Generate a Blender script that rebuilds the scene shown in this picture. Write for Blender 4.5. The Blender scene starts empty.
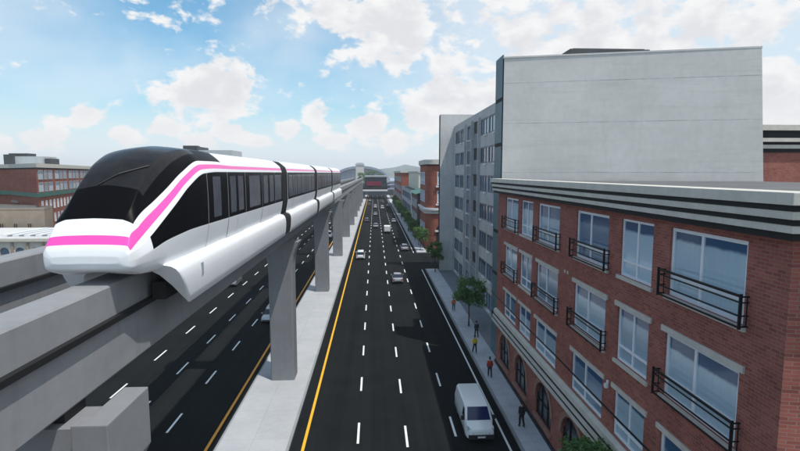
import bpy, bmesh, math, random
import numpy as np
from mathutils import Vector, Matrix

sc = bpy.context.scene
COL = sc.collection
R = math.radians
rnd = random.Random(7)

# ------------------------------------------------------------------ camera
CAM_H = 18.0
YAW, PITCH = R(2.887), R(5.935)
cam_d = bpy.data.cameras.new('camera')
cam = bpy.data.objects.new('camera', cam_d)
COL.objects.link(cam)
cam.location = (0, 0, CAM_H)
cam.rotation_euler = (R(90) - PITCH, 0, -YAW)
cam_d.sensor_width = 36
cam_d.lens = 36 * 505 / 800
cam_d.clip_start = 0.1
cam_d.clip_end = 20000
sc.camera = cam

# ------------------------------------------------------------------ sun and sky
SUN_X, SUN_Y = 0.33, -0.30          # horizontal offset towards the sun per metre of height
sun_el = math.atan(1 / math.hypot(SUN_X, SUN_Y))
sun_az = math.atan2(SUN_X, SUN_Y)    # clockwise from +Y
sd = bpy.data.lights.new('sun', 'SUN')
sd.energy = 3.6
sd.angle = R(0.6)
sd.color = (1.0, 0.96, 0.90)
so = bpy.data.objects.new('sun', sd)
COL.objects.link(so)
so.rotation_euler = Vector((SUN_X, SUN_Y, 1)).to_track_quat('Z', 'Y').to_euler()
so.location = (60, -60, 200)

sc.view_settings.view_transform = 'Standard'
sc.view_settings.look = 'None'
sc.view_settings.gamma = 1
sc.view_settings.use_curve_mapping = False
sc.view_settings.exposure = 0.0
sc.render.engine = 'CYCLES'
sc.cycles.max_bounces = 6
sc.cycles.use_denoising = True


class NT:
    """small helper for building node trees"""
    def __init__(s, tree):
        s.t = tree
        s.n = tree.nodes
        s.l = tree.links

    def new(s, typ, **kw):
        n = s.n.new(typ)
        for k, v in kw.items():
            setattr(n, k, v)
        return n

    def put(s, sock, v):
        if isinstance(v, bpy.types.NodeSocket):
            s.l.new(v, sock)
        elif v is not None:
            sock.default_value = v

    def math(s, op, a, b=None, c=None, clamp=False):
        n = s.new('ShaderNodeMath', operation=op, use_clamp=clamp)
        s.put(n.inputs[0], a)
        if b is not None:
            s.put(n.inputs[1], b)
        if c is not None:
            s.put(n.inputs[2], c)
        return n.outputs[0]

    def smooth(s, v, a, b):
        n = s.new('ShaderNodeMapRange', interpolation_type='SMOOTHSTEP')
        s.put(n.inputs[0], v)
        n.inputs[1].default_value = a
        n.inputs[2].default_value = b
        return n.outputs[0]

    def mix(s, f, a, b, mode='MIX'):
        n = s.new('ShaderNodeMix', data_type='RGBA', blend_type=mode)
        s.put(n.inputs[0], f)
        s.put(n.inputs[6], a)
        s.put(n.inputs[7], b)
        return n.outputs[2]

    def noise(s, vec, scale, detail=4, rough=0.55, dist=0.0):
        n = s.new('ShaderNodeTexNoise')
        s.put(n.inputs['Vector'], vec)
        n.inputs['Scale'].default_value = scale
        n.inputs['Detail'].default_value = detail
        n.inputs['Roughness'].default_value = rough
        n.inputs['Distortion'].default_value = dist
        return n.outputs[0]


def c4(c):
    return (c[0], c[1], c[2], 1.0)


def build_world():
    w = bpy.data.worlds.new('World')
    sc.world = w
    w.use_nodes = True
    k = NT(w.node_tree)
    k.n.clear()
    out = k.new('ShaderNodeOutputWorld')
    bg = k.new('ShaderNodeBackground')
    bg.inputs[1].default_value = 0.1
    sky = k.new('ShaderNodeTexSky', sky_type='NISHITA')
    sky.sun_disc = False
    sky.sun_elevation = sun_el
    sky.sun_rotation = sun_az
    sky.air_density = 1.0
    sky.dust_density = 1.2
    sky.ozone_density = 1.5
    tc = k.new('ShaderNodeTexCoord')
    sep = k.new('ShaderNodeSeparateXYZ')
    k.put(sep.inputs[0], tc.outputs['Generated'])
    x, y, z = sep.outputs
    az = k.math('MULTIPLY', k.math('ARCTAN2', x, y), 57.2958)     # degrees, clockwise from +Y
    el = k.math('MULTIPLY', k.math('ARCSINE', z), 57.2958)
    comb = k.new('ShaderNodeCombineXYZ')
    k.put(comb.inputs[0], az)
    k.put(comb.inputs[1], k.math('MULTIPLY', el, 1.5))
    comb.inputs[2].default_value = 3.7
    P = comb.outputs[0]
    comb2 = k.new('ShaderNodeCombineXYZ')                          # the same point a little higher: used for the cloud's own shading
    k.put(comb2.inputs[0], k.math('ADD', az, 0.5))
    k.put(comb2.inputs[1], k.math('ADD', k.math('MULTIPLY', el, 1.5), 2.2))
    comb2.inputs[2].default_value = 3.7
    P2 = comb2.outputs[0]
    n1 = k.noise(P, 0.34, 9, 0.55, 0.2)
    n2 = k.noise(P2, 0.34, 6, 0.52, 0.2)
    nb = k.noise(P, 0.055, 4, 0.5)
    # cumulus heaps: azimuth, elevation, half-widths (degrees), weight
    blobs = [(-16.8, 8.6, 4.4, 3.0, 0.44), (-36.0, 2.4, 3.0, 1.0, 0.3), (2.0, 15.5, 6.0, 4.6, 0.42), (-6.0, 17.5, 5.5, 2.6, 0.3),
             (9.5, 8.2, 6.5, 3.0, 0.34), (24.0, 12.5, 22.0, 7.0, 0.3), (-34.9, 2.4, 1.31, 0.86, 0.43), (-32.6, 2.9, 1.59, 1.01, 0.43), (-30.9, 3.7, 1.0, 0.77, 0.43), (-28.5, 5.3, 1.76, 1.33, 0.43), (-25.4, 3.5, 1.74, 0.95, 0.43), (-22.0, 4.4, 1.98, 0.85, 0.43), (-18.7, 3.2, 1.81, 0.86, 0.43), (-15.1, 4.2, 2.04, 1.03, 0.43), (-12.4, 3.4, 1.65, 0.9, 0.43), (-9.6, 4.7, 1.69, 1.05, 0.43), (-6.3, 6.5, 1.57, 1.99, 0.43), (-4.5, 3.7, 2.05, 1.08, 0.43), (-1.0, 5.2, 2.56, 1.23, 0.43), (2.9, 3.7, 2.58, 1.23, 0.43), (5.2, 5.9, 2.25, 1.55, 0.43),
             (42.0, 6.0, 14.0, 6.0, 0.34), (-20.0, 16.5, 5.0, 2.4, 0.16), (-60.0, 9.0, 10.0, 5.0, 0.3),
             (14.0, 2.0, 10.0, 1.6, 0.3), (80.0, 12.0, 22.0, 8.0, 0.34), (20.0, 24.0, 26.0, 6.0, 0.24), (-44.0, 13.0, 6.0, 3.0, 0.18)]
    bias = None
    for a, e, wa, we, amp in blobs:
        da = k.math('DIVIDE', k.math('SUBTRACT', az, a), wa)
        de = k.math('DIVIDE', k.math('SUBTRACT', el, e), we)
        d2 = k.math('ADD', k.math('MULTIPLY', da, da), k.math('MULTIPLY', de, de))
        g = k.math('MULTIPLY', k.math('EXPONENT', k.math('MULTIPLY', d2, -0.9)), amp)
        bias = g if bias is None else k.math('MAXIMUM', bias, g)
    dens = k.math('ADD', k.math('SUBTRACT', n1, 0.5), bias)
    dens2 = k.math('ADD', k.math('SUBTRACT', n2, 0.5), k.math('MULTIPLY', bias, 0.8))
    heap = k.smooth(dens, 0.11, 0.25)
    veil = k.math('MULTIPLY', k.smooth(nb, 0.34, 0.66), 0.55)
    low = k.smooth(el, 11.0, 1.0)
    veil = k.math('MAXIMUM', veil, k.math('MULTIPLY', low, 0.92))
    rightveil = k.math('MULTIPLY', k.smooth(az, -12.0, 14.0), 0.74)
    veil = k.math('MAXIMUM', veil, rightveil)
    shade = k.smooth(dens2, 0.04, 0.40)
    CL, CS = 9.5, 7.6
    lit = (CL, CL, CL * 1.0, 1)
    base = (CS * 0.97, CS * 0.985, CS * 1.04, 1)
    cloudc = k.mix(k.math('MULTIPLY', k.math('MULTIPLY', shade, 0.8), k.math('MULTIPLY_ADD', k.smooth(el, 3.5, 8.5), 0.75, 0.25)), lit, base)
    veilc = (8.6, 9.2, 9.7, 1)
    skyc = k.mix(1.0, sky.outputs[0], (0.95, 1.60, 1.68, 1), 'MULTIPLY')
    c1 = k.mix(veil, skyc, veilc)
    c2 = k.mix(heap, c1, cloudc)
    k.put(bg.inputs[0], c2)
    k.l.new(bg.outputs[0], out.inputs[0])


build_world()

# ------------------------------------------------------------------ materials
MATS = {}


def mat(name, base, rough=0.8, var=0.18, scale=1.2, bump=0.0, bscale=8.0, spec=0.4, metal=0.0, coat=0.0, streak=0.0,
        rand=0.0, board=0.0, wear=0.0, slab=0.0):
    """a principled material whose colour is broken up by two sizes of noise in object space"""
    if name in MATS:
        return MATS[name]
    m = bpy.data.materials.new(name)
    m.use_nodes = True
    k = NT(m.node_tree)
    bs = k.n['Principled BSDF']
    tc = k.new('ShaderNodeTexCoord')
    vec = tc.outputs['Object']
    col = None
    if var > 0:
        a = k.noise(vec, scale, 6, 0.6)
        b = k.noise(vec, scale * 9, 4, 0.6)
        f = k.math('ADD', k.math('MULTIPLY', a, 0.65), k.math('MULTIPLY', b, 0.35))
        f = k.smooth(f, 0.32, 0.68)
        lo = c4([v * (1 - var) for v in base])
        hi = c4([v * (1 + var) for v in base])
        col = k.mix(f, lo, hi)
    else:
        col = c4(base)
    if wear > 0:                       # lengthways polish and oil staining of a road
        mp = k.new('ShaderNodeMapping')
        mp.inputs['Scale'].default_value = (1.1, 0.012, 1)
        k.put(mp.inputs[0], vec)
        s = k.smooth(k.noise(mp.outputs[0], 1.0, 5, 0.6), 0.36, 0.66)
        col = k.mix(k.math('MULTIPLY', s, wear), col, c4([v * 1.9 for v in base]))
        s = k.smooth(k.noise(vec, 0.11, 3, 0.5), 0.56, 0.6)
        col = k.mix(k.math('MULTIPLY', s, wear * .6), col, c4([v * 0.6 for v in base]))
    if slab > 0:                       # joints between slabs
        b = k.new('ShaderNodeTexBrick')
        b.offset = 0.0
        k.put(b.inputs['Vector'], vec)
        b.inputs['Scale'].default_value = 1.0
        b.inputs['Mortar Size'].default_value = 0.02
        b.inputs['Mortar Smooth'].default_value = 0.6
        b.inputs['Brick Width'].default_value = slab
        b.inputs['Row Height'].default_value = slab
        b.inputs['Color1'].default_value = (1, 1, 1, 1)
        b.inputs['Color2'].default_value = (.93, .93, .94, 1)
        b.inputs['Mortar'].default_value = (.72, .72, .73, 1)
        col = k.mix(1.0, col, b.outputs[0], 'MULTIPLY')
    if streak > 0:
        mp = k.new('ShaderNodeMapping')
        mp.inputs['Scale'].default_value = (1.6, 1.6, 0.12)
        k.put(mp.inputs[0], vec)
        s = k.noise(mp.outputs[0], 1.0, 5, 0.65)
        s = k.smooth(s, 0.5, 0.75)
        col = k.mix(k.math('MULTIPLY', s, streak), col, c4([v * 0.55 for v in base]))
    if board > 0:                      # weathering in level bands, as poured lifts leave it
        mp = k.new('ShaderNodeMapping')
        mp.inputs['Scale'].default_value = (0.10, 0.10, 1.3)
        k.put(mp.inputs[0], vec)
        s = k.smooth(k.noise(mp.outputs[0], 1.0, 6, 0.7), 0.48, 0.72)
        col = k.mix(k.math('MULTIPLY', s, board), col, c4([v * 0.72 for v in base]))
    if rand > 0:
        oi = k.new('ShaderNodeObjectInfo')
        r = k.math('MULTIPLY_ADD', oi.outputs['Random'], 2 * rand, 1 - rand)
        cc = k.new('ShaderNodeCombineColor')
        for i in range(3):
            k.put(cc.inputs[i], r)
        col = k.mix(1.0, col, cc.outputs[0], 'MULTIPLY')
    k.put(bs.inputs['Base Color'], col)
    bs.inputs['Roughness'].default_value = rough
    bs.inputs['Specular IOR Level'].default_value = spec
    bs.inputs['Metallic'].default_value = metal
    if coat:
        bs.inputs['Coat Weight'].default_value = coat
        bs.inputs['Coat Roughness'].default_value = 0.08
    if bump > 0:
        bn = k.new('ShaderNodeBump')
        bn.inputs['Strength'].default_value = bump
        bn.inputs['Distance'].default_value = 0.02
        k.put(bn.inputs['Height'], k.noise(vec, bscale, 6, 0.65))
        k.put(bs.inputs['Normal'], bn.outputs[0])
    MATS[name] = m
    return m


def brick_mat(name, c1, c2, mortar, bw=0.46, bh=0.155, soft=0.3):
    m = bpy.data.materials.new(name)
    m.use_nodes = True
    k = NT(m.node_tree)
    bs = k.n['Principled BSDF']
    tc = k.new('ShaderNodeTexCoord')
    sp = k.new('ShaderNodeSeparateXYZ')
    k.put(sp.inputs[0], tc.outputs['Object'])
    cb = k.new('ShaderNodeCombineXYZ')
    k.put(cb.inputs[0], k.math('ADD', sp.outputs[0], sp.outputs[1]))
    k.put(cb.inputs[1], sp.outputs[2])
    b = k.new('ShaderNodeTexBrick')
    k.put(b.inputs['Vector'], cb.outputs[0])
    b.inputs['Color1'].default_value = c4(c1)
    b.inputs['Color2'].default_value = c4(c2)
    b.inputs['Mortar'].default_value = c4(mortar)
    b.inputs['Scale'].default_value = 1.0
    b.inputs['Mortar Size'].default_value = 0.013
    b.inputs['Mortar Smooth'].default_value = soft
    b.inputs['Brick Width'].default_value = bw
    b.inputs['Row Height'].default_value = bh
    n = k.noise(tc.outputs['Object'], 0.7, 6, 0.62)
    f = k.smooth(n, 0.3, 0.72)
    col = k.mix(f, b.outputs[0], (0.62, 0.58, 0.58, 1), 'MULTIPLY')
    col = k.mix(0.55, b.outputs[0], col)
    k.put(bs.inputs['Base Color'], col)
    bs.inputs['Roughness'].default_value = 0.88
    bs.inputs['Specular IOR Level'].default_value = 0.25
    bn = k.new('ShaderNodeBump')
    bn.inputs['Strength'].default_value = 0.35
    bn.inputs['Distance'].default_value = 0.01
    k.put(bn.inputs['Height'], b.outputs[1])
    bn.invert = True
    k.put(bs.inputs['Normal'], bn.outputs[0])
    MATS[name] = m
    return m


def pane_mat(name, blind, deep, cut=0.78, rough=0.08, amount=1.0):
    """window glass with a pale blind or curtain hanging inside; the shade of the recess is painted deep blue along the top"""
    m = bpy.data.materials.new(name)
    m.use_nodes = True
    k = NT(m.node_tree)
    bs = k.n['Principled BSDF']
    tc = k.new('ShaderNodeTexCoord')
    sp = k.new('ShaderNodeSeparateXYZ')
    k.put(sp.inputs[0], tc.outputs['Generated'])
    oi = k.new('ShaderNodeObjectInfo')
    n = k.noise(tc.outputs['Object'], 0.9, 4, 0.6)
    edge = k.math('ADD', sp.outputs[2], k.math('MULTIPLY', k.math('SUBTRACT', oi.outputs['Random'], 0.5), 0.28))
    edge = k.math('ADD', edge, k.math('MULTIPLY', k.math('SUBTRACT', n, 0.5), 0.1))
    f = k.smooth(edge, cut - 0.03, cut + 0.03)  # top band of the pane coloured as the lintel's shade
    mp = k.new('ShaderNodeMapping')
    mp.inputs['Scale'].default_value = (5, 5, 0.25)
    k.put(mp.inputs[0], tc.outputs['Object'])
    folds = k.noise(mp.outputs[0], 2.0, 3, 0.6)
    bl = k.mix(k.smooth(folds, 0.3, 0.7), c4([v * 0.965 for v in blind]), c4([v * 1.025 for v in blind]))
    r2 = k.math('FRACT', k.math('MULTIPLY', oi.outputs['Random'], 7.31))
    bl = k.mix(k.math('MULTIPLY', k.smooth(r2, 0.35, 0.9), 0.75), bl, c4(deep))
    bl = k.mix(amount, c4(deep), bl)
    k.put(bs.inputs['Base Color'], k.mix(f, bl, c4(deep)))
    bs.inputs['Roughness'].default_value = rough
    bs.inputs['Specular IOR Level'].default_value = 0.6
    MATS[name] = m
    return m


M = dict(
    asphalt=mat('asphalt', (0.0098, 0.0112, 0.0118), 0.92, 0.22, 0.3, 0.2, 40, 0.08, wear=0.4),
    ground=mat('ground_cover', (0.11, 0.11, 0.105), 0.95, 0.3, 0.05),
    paving=mat('paving', (0.47, 0.48, 0.51), 0.9, 0.12, 0.7, 0.15, 20, slab=1.05),
    plaza=mat('plaza_paving', (0.19, 0.20, 0.225), 0.9, 0.15, 0.6),
    median=mat('median_concrete', (0.41, 0.415, 0.425), 0.9, 0.08, 0.35, 0.1, 20, slab=4.1),
    kerb=mat('kerb_concrete', (0.25, 0.26, 0.27), 0.9, 0.1, 0.8),
    white=mat('road_white', (0.72, 0.73, 0.73), 0.7, 0.06, 3.0),
    yellow=mat('road_yellow', (0.76, 0.41, 0.02), 0.7, 0.08, 2.0),
    orange=mat('road_orange', (0.72, 0.30, 0.03), 0.7, 0.08, 2.0),
    beam=mat('beam_concrete', (0.245, 0.247, 0.258), 0.85, 0.10, 0.25, 0.1, 10, streak=0.25, board=0.2),
    pier=mat('pier_concrete', (0.205, 0.208, 0.222), 0.88, 0.08, 0.3, 0.1, 10, streak=0.22),
    black=mat('black_rail', (0.012, 0.012, 0.013), 0.55, 0.0),
    rubber=mat('rubber', (0.018, 0.018, 0.018), 0.85, 0.1, 5),
    train_white=mat('train_white_paint', (0.80, 0.81, 0.83), 0.36, 0.03, 0.5, spec=0.4, coat=0.1),
    pink=mat('pink_paint', (0.86, 0.085, 0.44), 0.32, 0.02, 0.5, coat=0.2),
    tglass=mat('train_dark_glass', (0.005, 0.005, 0.006), 0.3, 0.0, spec=0.03),
    shield=mat('windshield_glass', (0.022, 0.022, 0.024), 0.2, 0.3, 0.4, spec=0.07),
    tpane=mat('train_window_glass', (0.085, 0.09, 0.11), 0.15, 0.2, 0.8, spec=0.12, rand=0.25),
    seam=mat('seam_grey', (0.33, 0.34, 0.36), 0.6, 0.0),
    bellows=mat('bellows_rubber', (0.008, 0.008, 0.009), 0.8, 0.0),
    vent=mat('vent_metal', (0.32, 0.36, 0.38), 0.5, 0.1, 8),
    stone=mat('stone_trim', (0.55, 0.52, 0.46), 0.85, 0.10, 1.4, 0.1, 12, streak=0.15),
    groove=mat('dark_groove', (0.012, 0.013, 0.014), 0.8, 0.1, 2),
    frame=mat('window_frame_white', (0.78, 0.80, 0.84), 0.5, 0.04, 3),
    iron=mat('black_iron', (0.014, 0.014, 0.016), 0.5, 0.0, metal=0.4),
    roof=mat('roof_membrane', (0.12, 0.12, 0.122), 0.95, 0.2, 0.25),
    wallc=mat('board_concrete', (0.62, 0.60, 0.575), 0.88, 0.08, 0.22, 0.12, 6, streak=0.1, board=0.42),
    apt=mat('apartment_concrete', (0.47, 0.462, 0.455), 0.9, 0.13, 0.35, 0.1, 8, streak=0.35),
    aptdark=mat('apartment_grey_panel', (0.23, 0.24, 0.27), 0.85, 0.15, 0.5, streak=0.3),
    teal=mat('teal_cladding', (0.06, 0.13, 0.155), 0.5, 0.2, 0.7),
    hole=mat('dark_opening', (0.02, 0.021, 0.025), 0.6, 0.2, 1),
    aptframe=mat('apartment_window_frame', (0.13, 0.15, 0.19), 0.5, 0.05, 3),
    sill=mat('white_sill', (0.72, 0.73, 0.74), 0.7, 0.05, 3),
    tan=mat('tan_render', (0.34, 0.27, 0.21), 0.9, 0.12, 0.5, streak=0.2),
    cream=mat('cream_render', (0.62, 0.60, 0.49), 0.9, 0.06, 0.3),
    pale=mat('pale_grey_render', (0.46, 0.48, 0.50), 0.9, 0.08, 0.3),
    green=mat('green_metal', (0.03, 0.13, 0.09), 0.5, 0.15, 0.8),
    darkroof=mat('dark_plant_metal', (0.05, 0.055, 0.06), 0.6, 0.15, 1.0),
    lightbox=mat('light_plant_metal', (0.42, 0.45, 0.47), 0.7, 0.08, 0.5),
    stationdark=mat('station_dark_cladding', (0.05, 0.06, 0.07), 0.5, 0.15, 0.2),
    red=mat('red_sign', (0.19, 0.010, 0.035), 0.5, 0.1, 0.4),
    canopy=mat('white_canopy', (0.70, 0.71, 0.72), 0.6, 0.05, 0.4),
    steelblue=mat('blue_grey_steel', (0.25, 0.28, 0.35), 0.6, 0.1, 0.05),
    lilac=mat('pale_vault_panel', (0.33, 0.35, 0.42), 0.6, 0.12, 0.03),
    hill=mat('far_hill', (0.16, 0.19, 0.18), 0.95, 0.25, 0.01),
    bark=mat('bark', (0.075, 0.06, 0.05), 0.95, 0.2, 4, 0.4, 20),
    car_white=mat('car_white', (0.78, 0.79, 0.80), 0.3, 0.02, 1, coat=0.5),
    car_silver=mat('car_silver', (0.42, 0.43, 0.44), 0.32, 0.03, 1, metal=0.45, coat=0.5),
    car_grey=mat('car_grey', (0.15, 0.155, 0.16), 0.32, 0.03, 1, metal=0.3, coat=0.5),
    car_black=mat('car_black', (0.018, 0.018, 0.02), 0.25, 0.0, coat=0.5),
    car_red=mat('car_red', (0.30, 0.02, 0.02), 0.3, 0.03, 1, coat=0.5),
    car_blue=mat('car_blue', (0.03, 0.06, 0.16), 0.3, 0.03, 1, coat=0.5),
    car_glass=mat('car_glass', (0.012, 0.016, 0.035), 0.06, 0.0, spec=0.5),
    van_glass=mat('van_glass', (0.012, 0.022, 0.085), 0.07, 0.0, spec=0.4),
    plastic=mat('black_plastic', (0.02, 0.02, 0.022), 0.7, 0.1, 4),
    rim=mat('wheel_rim', (0.45, 0.45, 0.46), 0.35, 0.05, 4, metal=0.7),
    lamp=mat('headlight_lens', (0.38, 0.40, 0.43), 0.12, 0.05, 6, spec=0.7),
    tail=mat('taillight_lens', (0.40, 0.012, 0.012), 0.2, 0.0, spec=0.6),
    skin=mat('skin', (0.46, 0.29, 0.21), 0.6, 0.06, 8),
    hair=mat('hair_dark', (0.03, 0.022, 0.018), 0.7, 0.2, 20),
    cloth_dark=mat('cloth_dark', (0.022, 0.024, 0.028), 0.9, 0.15, 6),
    cloth_navy=mat('cloth_navy', (0.03, 0.035, 0.06), 0.9, 0.15, 6),
    cloth_red=mat('cloth_red', (0.40, 0.045, 0.035), 0.9, 0.12, 6),
    cloth_yellow=mat('cloth_yellow', (0.75, 0.50, 0.03), 0.9, 0.08, 6),
    cloth_orange=mat('cloth_orange', (0.62, 0.17, 0.05), 0.9, 0.1, 6),
    cloth_grey=mat('cloth_grey', (0.10, 0.105, 0.11), 0.9, 0.12, 6),
)
M['brick'] = brick_mat('red_brick', (0.40, 0.13, 0.098), (0.26, 0.08, 0.064), (0.32, 0.20, 0.168), 0.32, 0.115, 0.4)
M['brick_far'] = brick_mat('orange_brick', (0.36, 0.115, 0.07), (0.30, 0.09, 0.06), (0.28, 0.17, 0.14), 0.5, 0.2)
M['brick_dull'] = brick_mat('dull_brick', (0.20, 0.12, 0.10), (0.16, 0.10, 0.09), (0.2, 0.16, 0.15), 0.5, 0.2)
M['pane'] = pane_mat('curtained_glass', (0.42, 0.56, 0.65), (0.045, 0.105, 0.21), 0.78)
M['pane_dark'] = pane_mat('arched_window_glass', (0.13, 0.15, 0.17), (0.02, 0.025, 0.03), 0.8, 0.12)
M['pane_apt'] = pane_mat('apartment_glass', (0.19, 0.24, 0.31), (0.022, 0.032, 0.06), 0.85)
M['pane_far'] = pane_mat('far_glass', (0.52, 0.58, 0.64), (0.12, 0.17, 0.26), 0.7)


def leaf_mat(name, dark, light):
    m = bpy.data.materials.new(name)
    m.use_nodes = True
    k = NT(m.node_tree)
    bs = k.n['Principled BSDF']
    g = k.new('ShaderNodeNewGeometry')
    tc = k.new('ShaderNodeTexCoord')
    n = k.noise(tc.outputs['Object'], 1.1, 3, 0.5)
    f = k.math('ADD', k.math('MULTIPLY', g.outputs['Random Per Island'], 0.55), k.math('MULTIPLY', n, 0.45))
    k.put(bs.inputs['Base Color'], k.mix(f, c4(dark), c4(light)))
    bs.inputs['Roughness'].default_value = 0.6
    bs.inputs['Specular IOR Level'].default_value = 0.3
    tr = k.new('ShaderNodeBsdfTranslucent')
    k.put(tr.inputs[0], c4([v * 1.2 for v in light]))
    mx = k.new('ShaderNodeMixShader')
    mx.inputs[0].default_value = 0.25
    k.l.new(bs.outputs[0], mx.inputs[1])
    k.l.new(tr.outputs[0], mx.inputs[2])
    k.l.new(mx.outputs[0], k.n['Material Output'].inputs[0])
    MATS[name] = m
    return m


M['leaf'] = leaf_mat('leaf_green', (0.05, 0.105, 0.034), (0.14, 0.26, 0.075))

# ------------------------------------------------------------------ mesh helpers
ORG = {}          # thing's base point, by object name


def tag(o, label=None, cat=None, group=None, kind=None):
    if label:
        o['label'] = label
    if cat:
        o['category'] = cat
    if group:
        o['group'] = group
    if kind:
        o['kind'] = kind
    return o


def thing(name, loc, label, cat, group=None, kind=None):
    o = bpy.data.objects.new(name, None)
    o.empty_display_size = 0.3
    COL.objects.link(o)
    o.location = loc
    ORG[o.name] = Vector(loc)
    return tag(o, label, cat, group, kind)


def link_mesh(name, me, parent=None):
    o = bpy.data.objects.new(name, me)
    COL.objects.link(o)
    if parent is not None:
        o.parent = parent
        ORG[o.name] = ORG[parent.name]
    return o


class MB:
    """collects faces and links them as one mesh object"""
    def __init__(s):
        s.v, s.f, s.parts = [], [], []

    def build_each(s, name, m, parent, **kw):
        out = []
        cuts = [a for a, _ in s.parts] + [len(s.v)]
        for (a, fa), b, fb in zip(s.parts, cuts[1:], [f for _, f in s.parts][1:] + [len(s.f)]):
            q = MB()
            q.v = s.v[a:b]
            q.f = [tuple(i - a for i in f) for f in s.f[fa:fb]]
            out.append(q.build(name, m, parent, **kw))
        return out

    def face(s, pts):
        b = len(s.v)
        s.v.extend([tuple(p) for p in pts])
        s.f.append(tuple(range(b, b + len(pts))))

    def add(s, vs, fs):
        b = len(s.v)
        s.parts.append((b, len(s.f)))
        s.v.extend([tuple(p) for p in vs])
        s.f.extend([tuple(i + b for i in f) for f in fs])

    def box(s, x0, x1, y0, y1, z0, z1):
        vs = [(x, y, z) for z in (z0, z1) for y in (y0, y1) for x in (x0, x1)]
        s.add(vs, [(0, 2, 3, 1), (4, 5, 7, 6), (0, 1, 5, 4), (2, 6, 7, 3), (0, 4, 6, 2), (1, 3, 7, 5)])
        return s

    def obox(s, O, U, N, u0, u1, z0, z1, d0, d1):
        """box on a facade: u along it, d outward"""
        def p(u, d, z):
            return (O[0] + U[0] * u + N[0] * d, O[1] + U[1] * u + N[1] * d, z)
        vs = [p(u, d, z) for z in (z0, z1) for d in (d0, d1) for u in (u0, u1)]
        s.add(vs, [(0, 2, 3, 1), (4, 5, 7, 6), (0, 1, 5, 4), (2, 6, 7, 3), (0, 4, 6, 2), (1, 3, 7, 5)])
        return s

    def prism(s, poly, z0, z1, bottom=True, top=True):
        n = len(poly)
        vs = [(x, y, z0) for x, y in poly] + [(x, y, z1) for x, y in poly]
        fs = [(i, (i + 1) % n, n + (i + 1) % n, n + i) for i in range(n)]
        if bottom:
            fs.append(tuple(range(n))[::-1])
        if top:
            fs.append(tuple(range(n, 2 * n)))
        s.add(vs, fs)
        return s

    def loft(s, rings, cap=True):
        n = len(rings[0])
        vs = [p for r in rings for p in r]
        fs = []
        for k in range(len(rings) - 1):
            for i in range(n):
                j = (i + 1) % n
                fs.append((k * n + i, k * n + j, (k + 1) * n + j, (k + 1) * n + i))
        if cap:
            fs.append(tuple(range(n))[::-1])
            fs.append(tuple(range((len(rings) - 1) * n, len(rings) * n)))
        s.add(vs, fs)
        return s

    def tube(s, pts, r, n=6):
        """polyline tube, radius constant or one per point"""
        pts = [Vector(p) for p in pts]
        rings = []
        for i, p in enumerate(pts):
            d = (pts[min(i + 1, len(pts) - 1)] - pts[max(i - 1, 0)]).normalized()
            a = d.cross(Vector((0, 0, 1)))
            if a.length < 1e-3:
                a = d.cross(Vector((1, 0, 0)))
            a.normalize()
            b = d.cross(a)
            rr = r[i] if isinstance(r, (list, tuple)) else r
            rings.append([p + (a * math.cos(t) + b * math.sin(t)) * rr for t in [2 * math.pi * k / n for k in range(n)]])
        return s.loft(rings)

    def build(s, name, m, parent=None, smooth=False, kind=None, bevel=0.0, angle=None):
        off = ORG[parent.name] if parent is not None else Vector((0, 0, 0))
        me = bpy.data.meshes.new(name)
        me.from_pydata([(v[0] - off[0], v[1] - off[1], v[2] - off[2]) for v in s.v], [], s.f)
        me.materials.append(m)
        bm = bmesh.new()
        bm.from_mesh(me)
        bmesh.ops.remove_doubles(bm, verts=bm.verts, dist=1e-4)
        bmesh.ops.recalc_face_normals(bm, faces=bm.faces)
        if bevel > 0:
            es = [e for e in bm.edges if len(e.link_faces) == 2 and e.calc_face_angle(0) > 0.5]
            bmesh.ops.bevel(bm, geom=es, offset=bevel, segments=2, affect='EDGES', profile=0.6, clamp_overlap=True)
        bm.to_mesh(me)
        bm.free()
        if smooth or angle:
            me.polygons.foreach_set('use_smooth', [True] * len(me.polygons))
            if angle:
                me.set_sharp_from_angle(angle=R(angle))
        me.update()
        o = link_mesh(name, me, parent)
        if kind:
            o['kind'] = kind
        return o


def copy_tree(o, parent=None):
    c = o.copy()
    COL.objects.link(c)
    c.parent = parent
    for ch in list(o.children):
        copy_tree(ch, c)
    return c


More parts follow.
